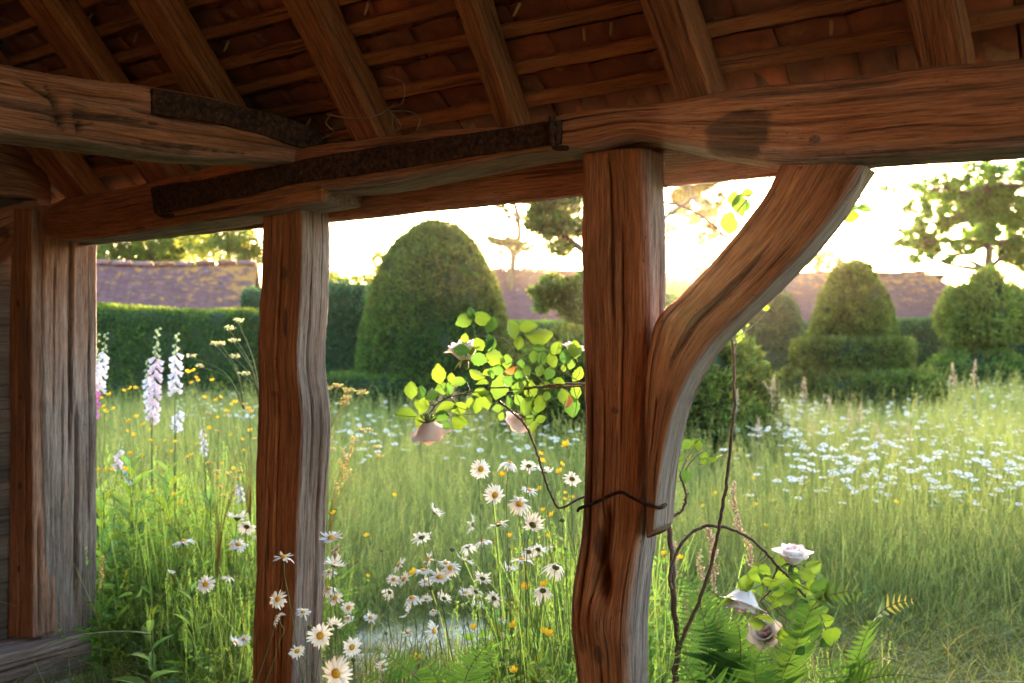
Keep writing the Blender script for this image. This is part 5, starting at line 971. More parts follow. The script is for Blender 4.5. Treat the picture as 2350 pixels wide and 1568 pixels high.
# undergrowth: low ferny weeds in the border strip (uncountable)
uc = protocol('undergrowth')
for q in range(5):
    parts = []; ns = 36; 
    for _ in range(ns):
        x = rng.uniform(-.16, .16, 2); h = rng.uniform(.10, .42) * (1.25 if q > 2 else 1); a = rng.uniform(0, 6.28); b = rng.uniform(.05, .5); e = np.array([x[0] + math.cos(a) * b * h, x[1] + math.sin(a) * b * h, h]); C_ = [np.array([*x, 0]), np.array([*(x * .6 + e[:2] * .4), h * .6]), e]
        col = np.array([1, 1, .9]) * rng.uniform(.6, 1.3) * np.array([rng.uniform(.8, 1.5), 1, rng.uniform(.7, 1.3)])
        parts.append(tube1(C_, .0014, .0007, 3, 6, col)); nl = int(rng.integers(8, 18)); f = rng.uniform(.15, 1, nl); Cc = resample(np.array(C_), 30)[(f * 29).astype(int)]
        y = unit(randdir(nl) * [1, 1, .5] + [0, 0, .35]); L_ = rng.uniform(.018, .05) * (1.5 if q == 1 else 1); wd = rng.choice([.2, .35, .5]); A_ = axes_from(y, randdir(nl)) * np.array([L_ * wd, L_, L_]); parts.append(scatter(SP_V, SP_F, A_, Cc, np.repeat(col[None] * [1.1, 1.1, .9], nl, 0)))
    parts.append(blades(50, .16, .15, .6, .0016, .35, .5)[0]); parts += heads(3, .16, .45, .75, 'tight') + heads(3, .16, .4, .7, 'rib'); V, F, A = join(parts); protos(uc, V, F, FOL, A)
P, S_ = [], []
def under(n, X0, X1, d0, d1, s0, s1, dens=None):
    for _ in range(n):
        d = rng.uniform(d0, d1); X_ = rng.uniform(X0, X1); x = px(X_, d)
        if np.array([x, d, 0]) @ N < (2.5 if X_ < 300 else 2.26): continue
        if dens is not None and rng.random() > dens(x, d): continue
        P.append([x, d, 0]); S_.append(rng.uniform(s0, s1))
under(220, 262, 620, 4.0, 5.4, .7, 1.25); under(130, 290, 640, 3.3, 4.1, .4, .85)
under(44, 650, 1350, 2.5, 3.3, .5, .9); under(70, 1200, 1520, 2.5, 4.2, .7, 1.3); under(70, 1450, 2000, 2.5, 3.3, .4, .8); under(24, 650, 780, 4.2, 5.0, .4, .7)
gn_scatter('undergrowth', P, rng.uniform(0, 6.28, len(P)), S_, rng.integers(0, 5, len(P)), uc, 'tangle of low weeds and leaves at the foot of the shelter')

# ---- umbels, golden seed heads, sorrel
SEEDM = leafy('golden_seed', (.50, .38, .14), (.75, .58, .22), .5, .6, scale=60)
SORR = leafy('sorrel_seed', (.46, .34, .24), (.60, .45, .30), .45, .6, scale=60)
UMB = leafy('cream_umbel', (.42, .46, .30), (.50, .52, .30), .4, .6, scale=60)
def cluster_plant(name, label, cat, group, root, tips, mat, stemr, n, size, rad, stemmat=STEMG, flat=.5):
    root = np.array(root, float); t = empty(name, (root[0], root[1], 0), label, cat, group); st, cl = [], []
    hub = None
    for tp in tips:
        tp = np.array(tp, float); mid = root * .5 + tp * .5 + np.array([(tp - root)[0] * -.15, 0, .04]); st.append(tube1([root, mid, tp], stemr, stemr * .4, 5, 12))
        for q in range(7):
            a = q * .9; e = tp + np.array([math.cos(a) * rad * .8, math.sin(a) * rad * .8, rad * .5]); st.append(tube1([tp - [0, 0, rad * .6], (tp + e) / 2, e], stemr * .35, stemr * .25, 3, 4)); m_ = max(3, n // 7)
            d_ = randdir(m_); Pq = e + d_ * rad * .35 * np.array([1, 1, flat]); cl.append(sprigs(Pq, d_, size, .7, .8, .6))
    V, F, _ = join(st); add('stem', V, F, stemmat, t, smooth=True)
    for q in range(0, len(cl), 7): V, F, A = join(cl[q:q + 7]); add('flower_head', V, F, mat, t, attrs=A)
    return t
GSTEM = leafy('golden_stem', (.30, .22, .07), (.5, .36, .1), .3, .6, usecol=False)
cluster_plant('cow_parsley', 'cream cow parsley stem leaning towards the middle post before the dark hedge', 'wildflower', 'cow parsley', at(600, 960, 3.9), [at(547, 740, 3.9), at(527, 757, 3.9), at(538, 786, 3.9), at(540, 822, 3.9), at(560, 862, 3.9)], UMB, .003, 50, .008, .017)
cluster_plant('cow_parsley', 'cow parsley with a forked upright stem, left of the leaning cream one', 'wildflower', 'cow parsley', at(560, 940, 4.0), [at(495, 792, 4.0), at(508, 792, 4.0), at(440, 820, 4.0), at(458, 842, 4.0)], UMB, .003, 42, .008, .014)
cluster_plant('golden_umbel', 'dry golden seed heads in the sun just right of the middle post', 'wildflower', 'golden seed heads', at(738, 1100, 3.6), [at(748, 895, 3.6), at(775, 890, 3.6), at(800, 900, 3.6), at(795, 917, 3.6), at(830, 905, 3.65), at(745, 940, 3.6), at(790, 930, 3.6)], SEEDM, .002, 56, .008, .018, GSTEM)
cluster_plant('golden_umbel', 'lower golden seed heads beside the middle post above the buttercups', 'wildflower', 'golden seed heads', at(750, 1250, 3.6), [at(830, 990, 3.6), at(815, 1010, 3.6), at(845, 990, 3.6), at(755, 1010, 3.6), at(865, 1030, 3.65), at(870, 1050, 3.6), at(760, 1035, 3.6)], SEEDM, .0018, 40, .007, .014, GSTEM)
cluster_plant('golden_umbel', 'brown and gold ragwort heads clustered low left of the middle post', 'wildflower', 'golden seed heads', at(500, 1330, 3.6), [at(525, 1090, 3.6), at(540, 1100, 3.6), at(505, 1120, 3.6), at(515, 1140, 3.6), at(535, 1130, 3.6), at(498, 1085, 3.6), at(480, 1065, 3.6), at(550, 1085, 3.6), at(530, 1150, 3.6)], SEEDM, .0018, 40, .007, .010, GSTEM)
cluster_plant('golden_umbel', 'thin golden stems with tiny yellow heads high left of the middle post', 'wildflower', 'golden seed heads', at(575, 1200, 3.7), [at(500, 990, 3.7), at(520, 955, 3.7), at(560, 930, 3.7), at(575, 945, 3.7), at(545, 985, 3.7), at(585, 1010, 3.7), at(478, 950, 3.7)], SEEDM, .0016, 26, .006, .009, GSTEM)
def sorrel(X0, Y0, X1, Y1, d, w, n, label, mat=SORR, group='sorrel seed spikes', br=5):
    top, low = at(X0, Y0, d), at(X1, Y1, d); base = np.array([low[0] + rng.normal(0, .03), d, 0]); t = empty('sorrel', base, label, 'wildflower', group)
    st = [tube1([base, low, top], .0018, .0008, 4, 14)]; cl = []; wm = w / FPX * d
    for q in range(br):
        f = q / br; p0_ = low * (1 - f) + top * f; a = rng.uniform(0, 6.28); e = p0_ + (top - low) * (.28) + np.array([math.cos(a), math.sin(a) * .5, 0]) * wm * (1 - f * .6); st.append(tube1([p0_, (p0_ + e) / 2, e], .0007, .0005, 3, 4))
        f_ = rng.random((n // br, 1)); Pq = p0_ * (1 - f_) + e * f_ + randdir(n // br) * .004; cl.append(sprigs(Pq, randdir(n // br), .0075, .9, .3, 1))
    f_ = rng.random((n // 2, 1)); cl.append(sprigs(low * (1 - f_) + top * f_ + randdir(n // 2) * .005, randdir(n // 2), .007, .9, .3, 1))
    V, F, _ = join(st); add('stem', V, F, GSTEM, t); V, F, A = join(cl); add('seed_spike', V, F, mat, t, attrs=A)
sorrel(1678, 1115, 1702, 1225, 3.0, 18, 260, 'tall cream sorrel spike right of the long bare rose stem')
sorrel(1628, 1210, 1640, 1370, 3.0, 22, 340, 'broad cream sorrel spike crossed by the long bare rose stem')
sorrel(1710, 1225, 1730, 1310, 3.0, 12, 120, 'thin sorrel spike under the arching rose stem')
sorrel(1600, 1270, 1612, 1380, 3.1, 14, 160, 'sorrel spike between the thick rose stem and the bare one')
sorrel(1572, 1370, 1580, 1470, 3.1, 16, 140, 'low cream sorrel spike close by the foot of the thick rose stem')
sorrel(1545, 1250, 1550, 1320, 3.2, 12, 100, 'faint sorrel spike tight against the big post on its right')
sorrel(812, 1015, 775, 1130, 3.5, 38, 260, 'rosy gold curling sorrel spike right of the middle post', SEEDM)
sorrel(772, 1255, 768, 1290, 3.3, 16, 160, 'pale seed spike behind the daisies at the middle post edge')
sorrel(235, 1280, 228, 1350, 3.6, 8, 90, 'small greenish seed spike beside the corner post', SEEDM)
mw = [(1842, 880, 14, 70), (1788, 895, 18, 90), (1773, 870, 8, 40), (1865, 965, 14, 60), (1950, 940, 10, 60), (1972, 935, 9, 50), (1905, 920, 9, 50), (2020, 985, 14, 60), (2085, 985, 16, 70), (2188, 845, 10, 60), (2235, 840, 10, 60), (1742, 975, 16, 60), (1010, 905, 9, 50), (1042, 880, 12, 60), (985, 905, 12, 60), (1030, 960, 8, 40), (1690, 905, 8, 60), (1560, 1000, 8, 50)]
for (X_, Y_, w, hh) in mw:
    d = 7.5 if Y_ > 930 else 8.5; top, low = at(X_, Y_ - hh * .5, d), at(X_ + rng.normal(0, 3), Y_ + hh * .7, d); base = np.array([low[0], d, 0]); wm = w / FPX * d
    f_ = rng.random((150, 1)) ; top = top - np.array([0, 0, .25]) * (top - low)[2]; Pq = low * (1 - f_) + top * f_ + randdir(150) * wm * 1.0 * (1.1 - f_) * [1, 1, .8] + np.array([1, 0, 0]) * wm * rng.normal(0, .8) * f_ ** 2
    V, F, A = join([(*tubes(np.array([resample(np.array([base, low, top]), 8)]), .002, 3)[:2], {'col': np.full((24, 3), .8)}), sprigs(Pq, randdir(150) * .6 + Z, .012, .5, .8, .5)])
    tag(add('sorrel', V, F, SORR, attrs=A, origin=base), 'rosy tan seed spike standing above the meadow grass', 'wildflower', 'tan seed spikes in the meadow')

# ------------------------------------------------------------------ climbing rose
def toothed(fold, droop, nr=11):
    y = np.linspace(0, 1, nr); w = .5 * np.sin(math.pi * np.clip(y * .95 + .02, 0, 1) ** .88) * (1 - .25 * np.clip((y - .7) / .3, 0, 1)); w[-1] = 0; V = []
    for i_, (yy, ww) in enumerate(zip(y, w)):
        ww = ww * (1.07 if i_ % 2 else .94); z = -droop * yy * yy; c = .022 * (-1) ** i_
        V += [[-ww, yy + .05 * ww, z + fold * ww + c * (ww > .1)], [-ww * .5, yy + .02 * ww, z + fold * ww * .62 - c * .4], [0, yy, z], [ww * .5, yy + .02 * ww, z + fold * ww * .62 - c * .4], [ww, yy + .05 * ww, z + fold * ww + c * (ww > .1)]]
    return np.array(V), [np.array([[5 * a + b, 5 * a + b + 1, 5 * a + b + 6, 5 * a + b + 5] for a in range(nr - 1) for b in range(4)])]
rl = toothed(.24, .16); RLV = rl[0].copy(); RLV[:, 0] *= .70
RLEAF = leafy('rose_leaf', (.065, .125, .032), (.115, .22, .030), .45, .38, scale=70, var=.12)
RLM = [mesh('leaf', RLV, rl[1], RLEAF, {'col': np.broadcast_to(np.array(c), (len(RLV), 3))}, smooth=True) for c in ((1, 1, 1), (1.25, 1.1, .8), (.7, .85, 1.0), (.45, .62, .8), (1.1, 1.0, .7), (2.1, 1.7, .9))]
RLB = mesh('leaf', RLV, rl[1], leafy('withered_leaf', (.30, .12, .04), (.5, .2, .06), .4, usecol=False), smooth=True)
RSTEM = simple('rose_cane', [(.35, (.045, .025, .018)), (.65, (.10, .055, .035))], 60, .6, .001)
RGS = simple('rose_twig', [(.35, (.06, .06, .025)), (.65, (.12, .11, .04))], 60, .6, .001)
CPTS, LBS = [], []
rose = empty('climbing_rose', at(1548, 1000, 2.55) * [1, 1, 0], 'climbing rose with bright backlit leaves and pale pink blooms, trained round the big post', 'rose')
def cane(pts, d, r0, r1, mat=RSTEM, thorns=True, m=None):
    dd = d if isinstance(d, (list, tuple)) else [d] * len(pts); P = [at(x, y, q) for (x, y), q in zip(pts, dd)]; C = resample(np.array(P), m or max(10, len(P) * 6)); C = C + rng.normal(0, r0 * .25, C.shape)
    CPTS.append(C); parts = [tubes(C[None], np.linspace(r0, r1, len(C))[None], 7)]
    if thorns:
        for q in range(2, len(C) - 2, 3):
            dr = randdir(1)[0]; dr = unit(dr - unit(C[q + 1] - C[q]) * (dr @ unit(C[q + 1] - C[q]))); parts.append(tubes(np.array([[C[q], C[q] + dr * (r0 + .003), C[q] + dr * (r0 + .006)]]), np.array([[.0022, .0012, .0002]]), 4))
    V, F, A = join(parts); return add('cane', V, F, mat, rose, smooth=True)
cane([(1550, 1900), (1548, 1568), (1555, 1480), (1547, 1400), (1545, 1330), (1541, 1250), (1530, 1185), (1524, 1160)], 2.55, .010, .007)
cane([(1545, 1600), (1560, 1490), (1600, 1390), (1635, 1280), (1655, 1180), (1668, 1100), (1678, 1000), (1686, 900), (1684, 830), (1680, 780)], [2.5, 2.5, 2.48, 2.45, 2.4, 2.38, 2.35, 2.33, 2.32, 2.3], .0055, .0035)
cane([(1541, 1350), (1537, 1325), (1545, 1290), (1560, 1255), (1590, 1220), (1630, 1206), (1668, 1212), (1728, 1242), (1785, 1300), (1828, 1342), (1858, 1385), (1888, 1420)], 2.45, .0048, .0030)
cane([(1785, 1300), (1772, 1335), (1768, 1355), (1745, 1378)], 2.45, .0026, .002, thorns=False)
cane([(1541, 1190), (1565, 1170), (1574, 1152), (1572, 1125), (1560, 1090)], 2.5, .004, .0028)
cane([(1560, 1090), (1578, 1050), (1595, 1025)], 2.5, .002, .0014, RGS, False); cane([(1572, 1080), (1590, 1055), (1610, 1038)], 2.5, .0018, .0012, RGS, False)
LD = 2.72
cane([(1400, 880), (1335, 881), (1270, 884), (1210, 893), (1165, 903)], LD, .0036, .003); cane([(1400, 883), (1230, 890), (1120, 892), (1065, 903), (1015, 920), (995, 935), (986, 950)], LD, .0030, .0018)
cane([(1250, 884), (1230, 862), (1207, 852)], LD, .0022, .0018, RGS); cane([(1183, 833), (1178, 805), (1157, 780), (1125, 773), (1090, 772)], LD, .0022, .0016, RGS); cane([(1090, 772), (1087, 758), (1084, 742)], LD, .0016, .0012, RGS, False)
cane([(1183, 833), (1200, 850), (1207, 870), (1212, 888)], LD, .0022, .0018, RGS)
cane([(1145, 920), (1180, 950), (1205, 975), (1222, 1010), (1236, 1050), (1248, 1090), (1262, 1130), (1283, 1165), (1330, 1145), (1345, 1140)], 2.6, .0028, .0034)
cane([(1524, 465), (1560, 472), (1600, 490), (1640, 520), (1665, 545)], 2.5, .003, .002); cane([(1800, 380), (1740, 430), (1680, 500)], 2.45, .002, .0014, RGS, False)
cane([(1030, 905), (1050, 935), (1035, 960)], LD, .0012, .001, RGS, False); cane([(1240, 835), (1300, 860), (1330, 875)], LD, .0012, .001, RGS, False)
def rleaf(X_, Y_, w, h, d, k=None, withered=False):
    L_ = max(w, h) / FPX * d * 1.3; c = at(X_, Y_, d + rng.normal(0, .035)); r_ = min(w, h) / max(w, h)
    if w > h: ax_ = np.array([-1 if rng.random() < .6 else 1, 0, rng.normal(-.15, .25)])
    else: ax_ = np.array([rng.normal(0, .35), 0, -1 if rng.random() < .6 else 1])
    ax_ = unit(ax_ + [0, rng.normal(0, .25), 0]); ti = math.acos(min(1, max(.25, r_ / .8))) * rng.choice([-1, 1]); side = np.cross(ax_, [0, -1, 0]); nz = unit(np.array([0, -1, 0]) * math.cos(ti) + unit(side) * math.sin(ti)) * rng.choice([-1, 1])
    LBS.append(c - ax_ * L_ / 2); A_ = axes_from(ax_, nz); inst('leaf', RLB if withered else RLM[k if k is not None else rng.choice([0, 0, 1, 1, 4, 2])], rose, mat4(A_.T, c - ax_ * L_ / 2, L_))
q5 = lambda a, b: (734.5 + .3514 * a, 505 + .3514 * b)
for (a, b, w, h, *k) in [(942, 658, 100, 80, 0), (1055, 640, 110, 80, 1), (990, 612, 50, 70, 3), (1115, 690, 70, 100, 2), (1258, 718, 75, 110), (1360, 697, 100, 80), (1430, 755, 150, 100, 1), (1300, 805, 60, 75), (945, 775, 50, 60), (925, 850, 85, 80, 2), (985, 845, 50, 60), (1040, 815, 75, 85), (1100, 800, 50, 90, 3), (1120, 815, 60, 80, 2), (1040, 910, 95, 90, 2), (1140, 900, 120, 95, 1), (1220, 925, 70, 80), (1310, 945, 60, 60, 2), (1395, 890, 60, 70), (1450, 905, 70, 80), (1515, 915, 80, 80, 1), (1425, 838, 70, 40), (1540, 840, 80, 80), (1600, 890, 70, 80, 3), (1665, 850, 85, 105, 1),
        (775, 1005, 95, 105), (858, 1035, 55, 60), (905, 1060, 85, 55), (1025, 1010, 90, 55, 1), (1090, 995, 50, 40), (1055, 1065, 80, 40, 1), (1165, 980, 80, 70, 2), (1305, 1010, 80, 80, 2), (1240, 1050, 80, 70, 2), (1435, 985, 65, 70), (1500, 1000, 80, 80, 2), (1590, 968, 40, 40), (1640, 940, 60, 60), (1680, 1010, 60, 90), (595, 1115, 85, 100), (660, 1130, 45, 80, 3), (800, 1100, 90, 70), (840, 1105, 60, 70, 2), (730, 1150, 80, 60), (670, 1215, 80, 90), (640, 1205, 40, 60), (560, 1270, 125, 75, 4), (1170, 1095, 110, 140), (1080, 1180, 80, 100), (1050, 1130, 90, 60, 1), (1025, 1215, 55, 80), (980, 1195, 60, 60), (910, 1230, 90, 75), (820, 1230, 120, 60), (800, 1280, 80, 70, 2), (905, 1320, 115, 95, 4), (830, 1355, 50, 70, 2), (735, 1295, 60, 40), (650, 1310, 60, 70), (730, 1340, 50, 50, 3), (1290, 1090, 80, 90), (1375, 1110, 90, 100, 1), (1355, 1215, 80, 110), (1430, 1205, 85, 100), (1300, 1180, 60, 70), (1400, 1250, 45, 45, 2), (1470, 1080, 60, 50), (1590, 1155, 90, 90), (1645, 1215, 100, 120), (1670, 1120, 80, 80), (1160, 1230, 60, 50), (1185, 1285, 45, 50, 1), (1365, 1310, 50, 70), (1400, 1350, 40, 90, 1), (1440, 1300, 60, 50), (1340, 1055, 60, 60), (1230, 1200, 40, 80, 2), (1120, 1000, 50, 60, 2), (1350, 980, 50, 60), (1560, 1060, 70, 60), (1480, 1150, 50, 60)]:
    rleaf(*q5(a, b), w * .3514, h * .3514, LD, k[0] if k else None)
rleaf(*q5(1250, 978), 30, 14, LD, withered=True); rleaf(*q5(1620, 1190), 12, 26, LD - .05, withered=True)
q3 = lambda a, b: (1285 + .3907 * a, 1010 + .3907 * b)
for (a, b, w, h, *k) in [(1190, 765, 90, 60), (1135, 775, 70, 50, 1), (1485, 745, 90, 60), (1375, 760, 80, 45), (1310, 715, 70, 60, 1), (1130, 845, 80, 110, 1), (1085, 850, 70, 90), (1220, 830, 60, 50), (1300, 810, 90, 70, 1), (1450, 790, 80, 60, 1), (1515, 795, 60, 30), (1530, 860, 115, 130, 1), (1385, 845, 70, 45), (1285, 890, 70, 60), (1250, 925, 60, 40), (1260, 980, 90, 55), (1330, 930, 90, 60), (1065, 955, 90, 80, 1), (985, 950, 110, 50, 1), (1440, 890, 90, 60), (1470, 950, 80, 70), (1530, 920, 70, 60), (1555, 1000, 40, 30), (1160, 1078, 80, 55, 1), (1200, 1050, 100, 40), (1560, 1060, 80, 60), (1600, 1145, 110, 120, 1), (1510, 1130, 70, 100, 2), (1560, 1185, 40, 70, 3), (1440, 1180, 70, 60), (1310, 1150, 60, 70), (1350, 1020, 60, 60, 2), (1400, 1080, 60, 50), (1160, 870, 50, 90, 1), (1170, 740, 70, 50), (1360, 880, 50, 50, 3), (1420, 960, 60, 50, 2), (1380, 800, 60, 40, 2), (1260, 860, 60, 50), (1480, 860, 60, 70, 1), (1340, 850, 50, 60, 1), (1430, 1010, 70, 60, 2), (1490, 1080, 60, 80), (1410, 1240, 60, 60, 2), (1455, 1210, 40, 70, 3), (1240, 1180, 60, 50, 2), (1060, 900, 60, 60)]:
    rleaf(*q3(a, b), w * .3907, h * .3907, 2.42, (k[0] if k and k[0] > 1 else 5) if rng.random() < .8 else None)  # light through the leaves painted as brighter tint on most of the right spray
for (a, b, w, h, *k) in [(745, 25, 70, 60), (810, 30, 40, 60, 1), (850, 105, 60, 60, 1), (910, 105, 90, 40, 1), (690, 150, 60, 50), (740, 210, 45, 70), (665, 245, 40, 40, 1), (835, 10, 50, 30, 2), (700, 110, 50, 40)]: rleaf(*q3(a, b), w * .3907, h * .3907, 2.48, k[0] if k else None)
for (a, b, w, h, *k) in [(395, 1350, 110, 125, 1), (460, 1240, 70, 110), (500, 1165, 60, 50, 1), (420, 1200, 70, 80, 0), (1120, 1305, 90, 70, 1), (1130, 1260, 80, 30, 2), (1210, 1260, 75, 50, 1), (1010, 1372, 26, 20, 1), (500, 1240, 40, 60, 2)]: rleaf(1524 + .3806 * a, .3806 * b, w * .3806, h * .3806, 2.5, k[0] if k else None)
for (X_, Y_, w, h) in [(1757, 707, 16, 14), (1703, 764, 11, 20), (1716, 747, 8, 6), (1695, 775, 10, 20), (1590, 1018, 22, 12)]: rleaf(X_, Y_, w, h, 2.4, 1)
# blooms
RP_ = NT('rose_petal'); e_ = RP_.attr('edge', 'Fac'); pc = RP_.mix(RP_.ramp(e_, [(.72, 0.), (1.0, 1.)]), (.78, .74, .74), (.70, .40, .52)); pc = RP_.mix(1.0, pc, RP_.attr('col'), 'MULTIPLY')
pb = RP_.pbr(pc, .5, spec=.3); tb_ = RP_.new('ShaderNodeBsdfTranslucent'); RP_.put(tb_.inputs['Color'], RP_.mix(1.0, pc, (1.05, .95, .85), 'MULTIPLY')); mx_ = RP_.new('ShaderNodeMixShader'); mx_.inputs[0].default_value = .4; RP_.l.new(pb, mx_.inputs[1]); RP_.l.new(tb_.outputs[0], mx_.inputs[2]); ROSEP = RP_.done(mx_.outputs[0])
def rpetal(L_, W_, cup, refl, col):
    k = 9; V, E = [], []
    for i_ in range(k):
        v = i_ / (k - 1)
        for j_ in range(k):
            u = j_ / (k - 1) * 2 - 1; w = W_ / 2 * math.sin(math.pi * (.14 + .50 * v)) * (1.0 - .72 * max(0, (v - .72) / .28) ** 1.4); pt = L_ * v * (1 - .06 * u * u * v)
            out = cup * math.sin(v * 2.0) * L_ + refl * max(0, v - .62) ** 1.3 * L_ * 2.2; cy_ = (w * u) ** 2 / (W_) * 1.5 * (1 - v * .6)
            V.append([w * u, out - cy_, pt - max(0, v - .7) * refl * L_ * .4]); E.append(max(v ** 3, abs(u) ** 3 * v))
    F = [[i_ * k + j_, i_ * k + j_ + 1, (i_ + 1) * k + j_ + 1, (i_ + 1) * k + j_] for i_ in range(k - 1) for j_ in range(k - 1)]
    return mesh('petal', np.array(V), np.array(F), ROSEP, {'edge': np.array(E), 'col': np.broadcast_to(np.array(col), (len(V), 3))}, smooth=True)
PT = {c: [rpetal(.036, .044, .26, .55, cc), rpetal(.037, .040, .20, .32, cc), rpetal(.034, .032, .13, .10, np.array(cc) * [1, .93, .93])] for c, cc in {'w': (1.05, 1.08, 1.12), 'p': (1.05, .92, .86)}.items()}
def rose_bloom(X_, Y_, size, d, up_, col, label):
    up_ = unit(up_); fx = unit(np.cross(up_, [.2, 1, .1])); fy = np.cross(up_, fx); s = size / FPX * d / .066; c = at(X_, Y_, d) - up_ * .018 * s
    V, F, _ = tubes(np.array([[c - up_ * .016 * s, c - up_ * .008 * s, c, c + up_ * .003 * s]]), np.array([[.003, .0045, .0055, .002]]) * s, 8); b = add('rose_flower', V, F, STEMG, rose, origin=c, smooth=True); b['label'] = label
    for ring, (n_, ri, tl_) in enumerate(((6, .005, -.42), (6, .004, -.18), (6, .003, .03), (5, .0022, .24), (4, .0014, .42))):
        for q in range(n_):
            a = q / n_ * 6.283 + ring * .6 + rng.normal(0, .1); o_ = fx * math.cos(a) + fy * math.sin(a); xx = np.cross(o_, up_); lean = tl_ + rng.normal(.0, .07)
            yy = unit(o_ + up_ * lean); zz_2 = unit(up_ - o_ * lean); inst('petal', PT[col][min(2, ring)], b, mat4([xx, yy, zz_2], c + o_ * ri * s + up_ * .0012 * ring * s, s * rng.uniform(.92, 1.06) * (1, .98, .95, .85, .72)[ring]))
    for q in range(5):
        a = q / 5 * 6.283; o_ = fx * math.cos(a) + fy * math.sin(a); A_ = axes_from(unit(o_ - up_ * .35), up_); inst('sepal', SEP, b, mat4(A_.T, c, .026 * s))
SEP = mesh('sepal', LV * [.22, 1, 1], LF, STEMG, smooth=True)
rose_bloom(1065, 803, 88, LD + .06, (-.15, .1, 1), 'w', 'pale bloom highest in the left spray, among the leaves')
rose_bloom(987, 990, 88, LD - .02, (.15, .35, -1), 'p', 'peach pink bloom hanging lowest left')
rose_bloom(1190, 968, 66, LD + .05, (-.5, .4, -.7), 'p', 'half hidden peach bloom below the main cane')
rose_bloom(1318, 800, 56, LD + .08, (.3, .1, 1), 'w', 'white bloom partly behind the big post')
rose_bloom(1820, 1272, 84, 2.42, (.1, -.1, 1), 'w', 'white and pink bloom on top of the right spray')
rose_bloom(1705, 1378, 100, 2.40, (-.3, -.2, -1), 'w', 'large drooping white bloom with magenta edges')
rose_bloom(1755, 1452, 78, 2.44, (-.4, -.5, .5), 'w', 'lowest white bloom behind the fern')
cane([(1084, 775), (1075, 800), (1068, 818)], LD + .03, .0016, .0014, RGS, False); cane([(1000, 930), (990, 950), (988, 965)], LD, .0016, .0014, RGS, False); cane([(1815, 1328), (1820, 1310), (1820, 1290)], 2.43, .002, .0018, RGS, False)

CP = np.vstack(CPTS); pts_ = []
for b_ in LBS:
    dd_ = np.linalg.norm(CP - b_, axis=1); j_ = int(dd_.argmin())
    if .004 < dd_[j_] < .16: m_ = (b_ + CP[j_]) / 2 + np.array([rng.normal(0, .006), rng.normal(0, .006), -.008]); pts_.append(tube1([b_, m_, CP[j_]], .0008, .0012, 4, 6))
V, F, _ = join(pts_); tag(add('leaf_stalks', V, F, RGS, rose, smooth=True), kind='stuff')
# ------------------------------------------------------------------ ferns
FERN = leafy('fern_green', (.04, .095, .022), (.15, .28, .035), .45, .5, scale=40, var=.15)
FERN_Y = leafy('fern_tip', (.35, .30, .04), (.7, .6, .08), .5, .5, scale=40, usecol=False)
FST = simple('fern_rachis', [(.3, (.09, .05, .02)), (.7, (.16, .10, .04))], 60, .6, .001)
def pinna(mat, name='leaflet', col=(1, 1, 1)):
    m = 11; V, F = [], []
    def lobe(y, sg, L_, w):
        b = len(V); V.extend([[0, y - w * .5, 0], [sg * L_ * .55, y - w * .42 + L_ * .12, .01], [sg * L_, y + w * .15 + L_ * .22, .0], [sg * L_ * .6, y + w * .5 + L_ * .2, .012], [0, y + w * .5, 0]]); F.append([b, b + 1, b + 3, b + 4] if sg > 0 else [b + 4, b + 3, b + 1, b]); T.append([b + 1, b + 2, b + 3] if sg > 0 else [b + 3, b + 2, b + 1])
    T = []
    for q in range(m): y = (q + .5) / (m + 1); L_ = .135 * (1 - y) ** .75 * (1 if q else .8); lobe(y, 1, L_, .082); lobe(y, -1, L_, .082)
    b = len(V); V.extend([[-.012, .90, 0], [.012, .90, 0], [0, 1.0, 0]]); T.append([b, b + 1, b + 2]); V = np.array(V); V[:, 2] += -.10 * V[:, 1] ** 2
    return mesh(name, V, [np.array(F), np.array(T)], mat, {'col': np.broadcast_to(np.array(col), (len(V), 3))})
PN = [pinna(FERN, col=(1, 1, 1)), pinna(FERN, col=(1.3, 1.2, .9)), pinna(FERN, col=(.7, .8, .9))]; PNY = pinna(FERN_Y)
def frond(parent, P, wmax, npair=20, side=None, ytip=False, start=.30, k=None):
    npair = int(npair * 1.8); wmax *= 1.08
    C = resample(np.array(P, float), 60); V, F, _ = tubes(C[None], np.linspace(.0032, .0008, 60)[None], 5); o = add('frond', V, F, FST, parent, origin=C[0], smooth=True)
    T = unit(np.gradient(C, axis=0)); sd = side if side is not None else np.array([1, .2, 0])
    for q in range(npair):
        f = start + (1 - start) * (q + .3) / npair; i_ = min(59, int(f * 59)); t_ = T[i_]; s_ = unit(np.cross(t_, np.cross(sd, t_))); L_ = wmax * min(1, (f - start) * 5 + .55) * (1 - ((f - start) / (1 - start)) ** 3.6) + .006; nrm_ = np.cross(s_, t_)
        for sg in (1, -1):
            y = unit(s_ * sg + t_ * .42 + nrm_ * rng.normal(.06, .06)); A_ = axes_from(y, nrm_ + rng.normal(0, .12, 3)); inst('leaflet', PNY if ytip and f > .92 else PN[k if k is not None else rng.integers(3)], o, mat4(A_.T, C[i_], L_ * rng.uniform(.93, 1.05)))
def fern(label, base, fr, group='ferns by the shelter'):
    t = empty('fern', (base[0], base[1], 0), label, 'fern', group)
    for (pts, w, kw) in fr: frond(t, [np.array([base[0], base[1], .02])] + [at(x, y, d) for x, y, d in pts] if not kw.pop('raw', False) else [at(x, y, d) for x, y, d in pts], w, **kw)
b1 = at(1790, 1000, 2.45)
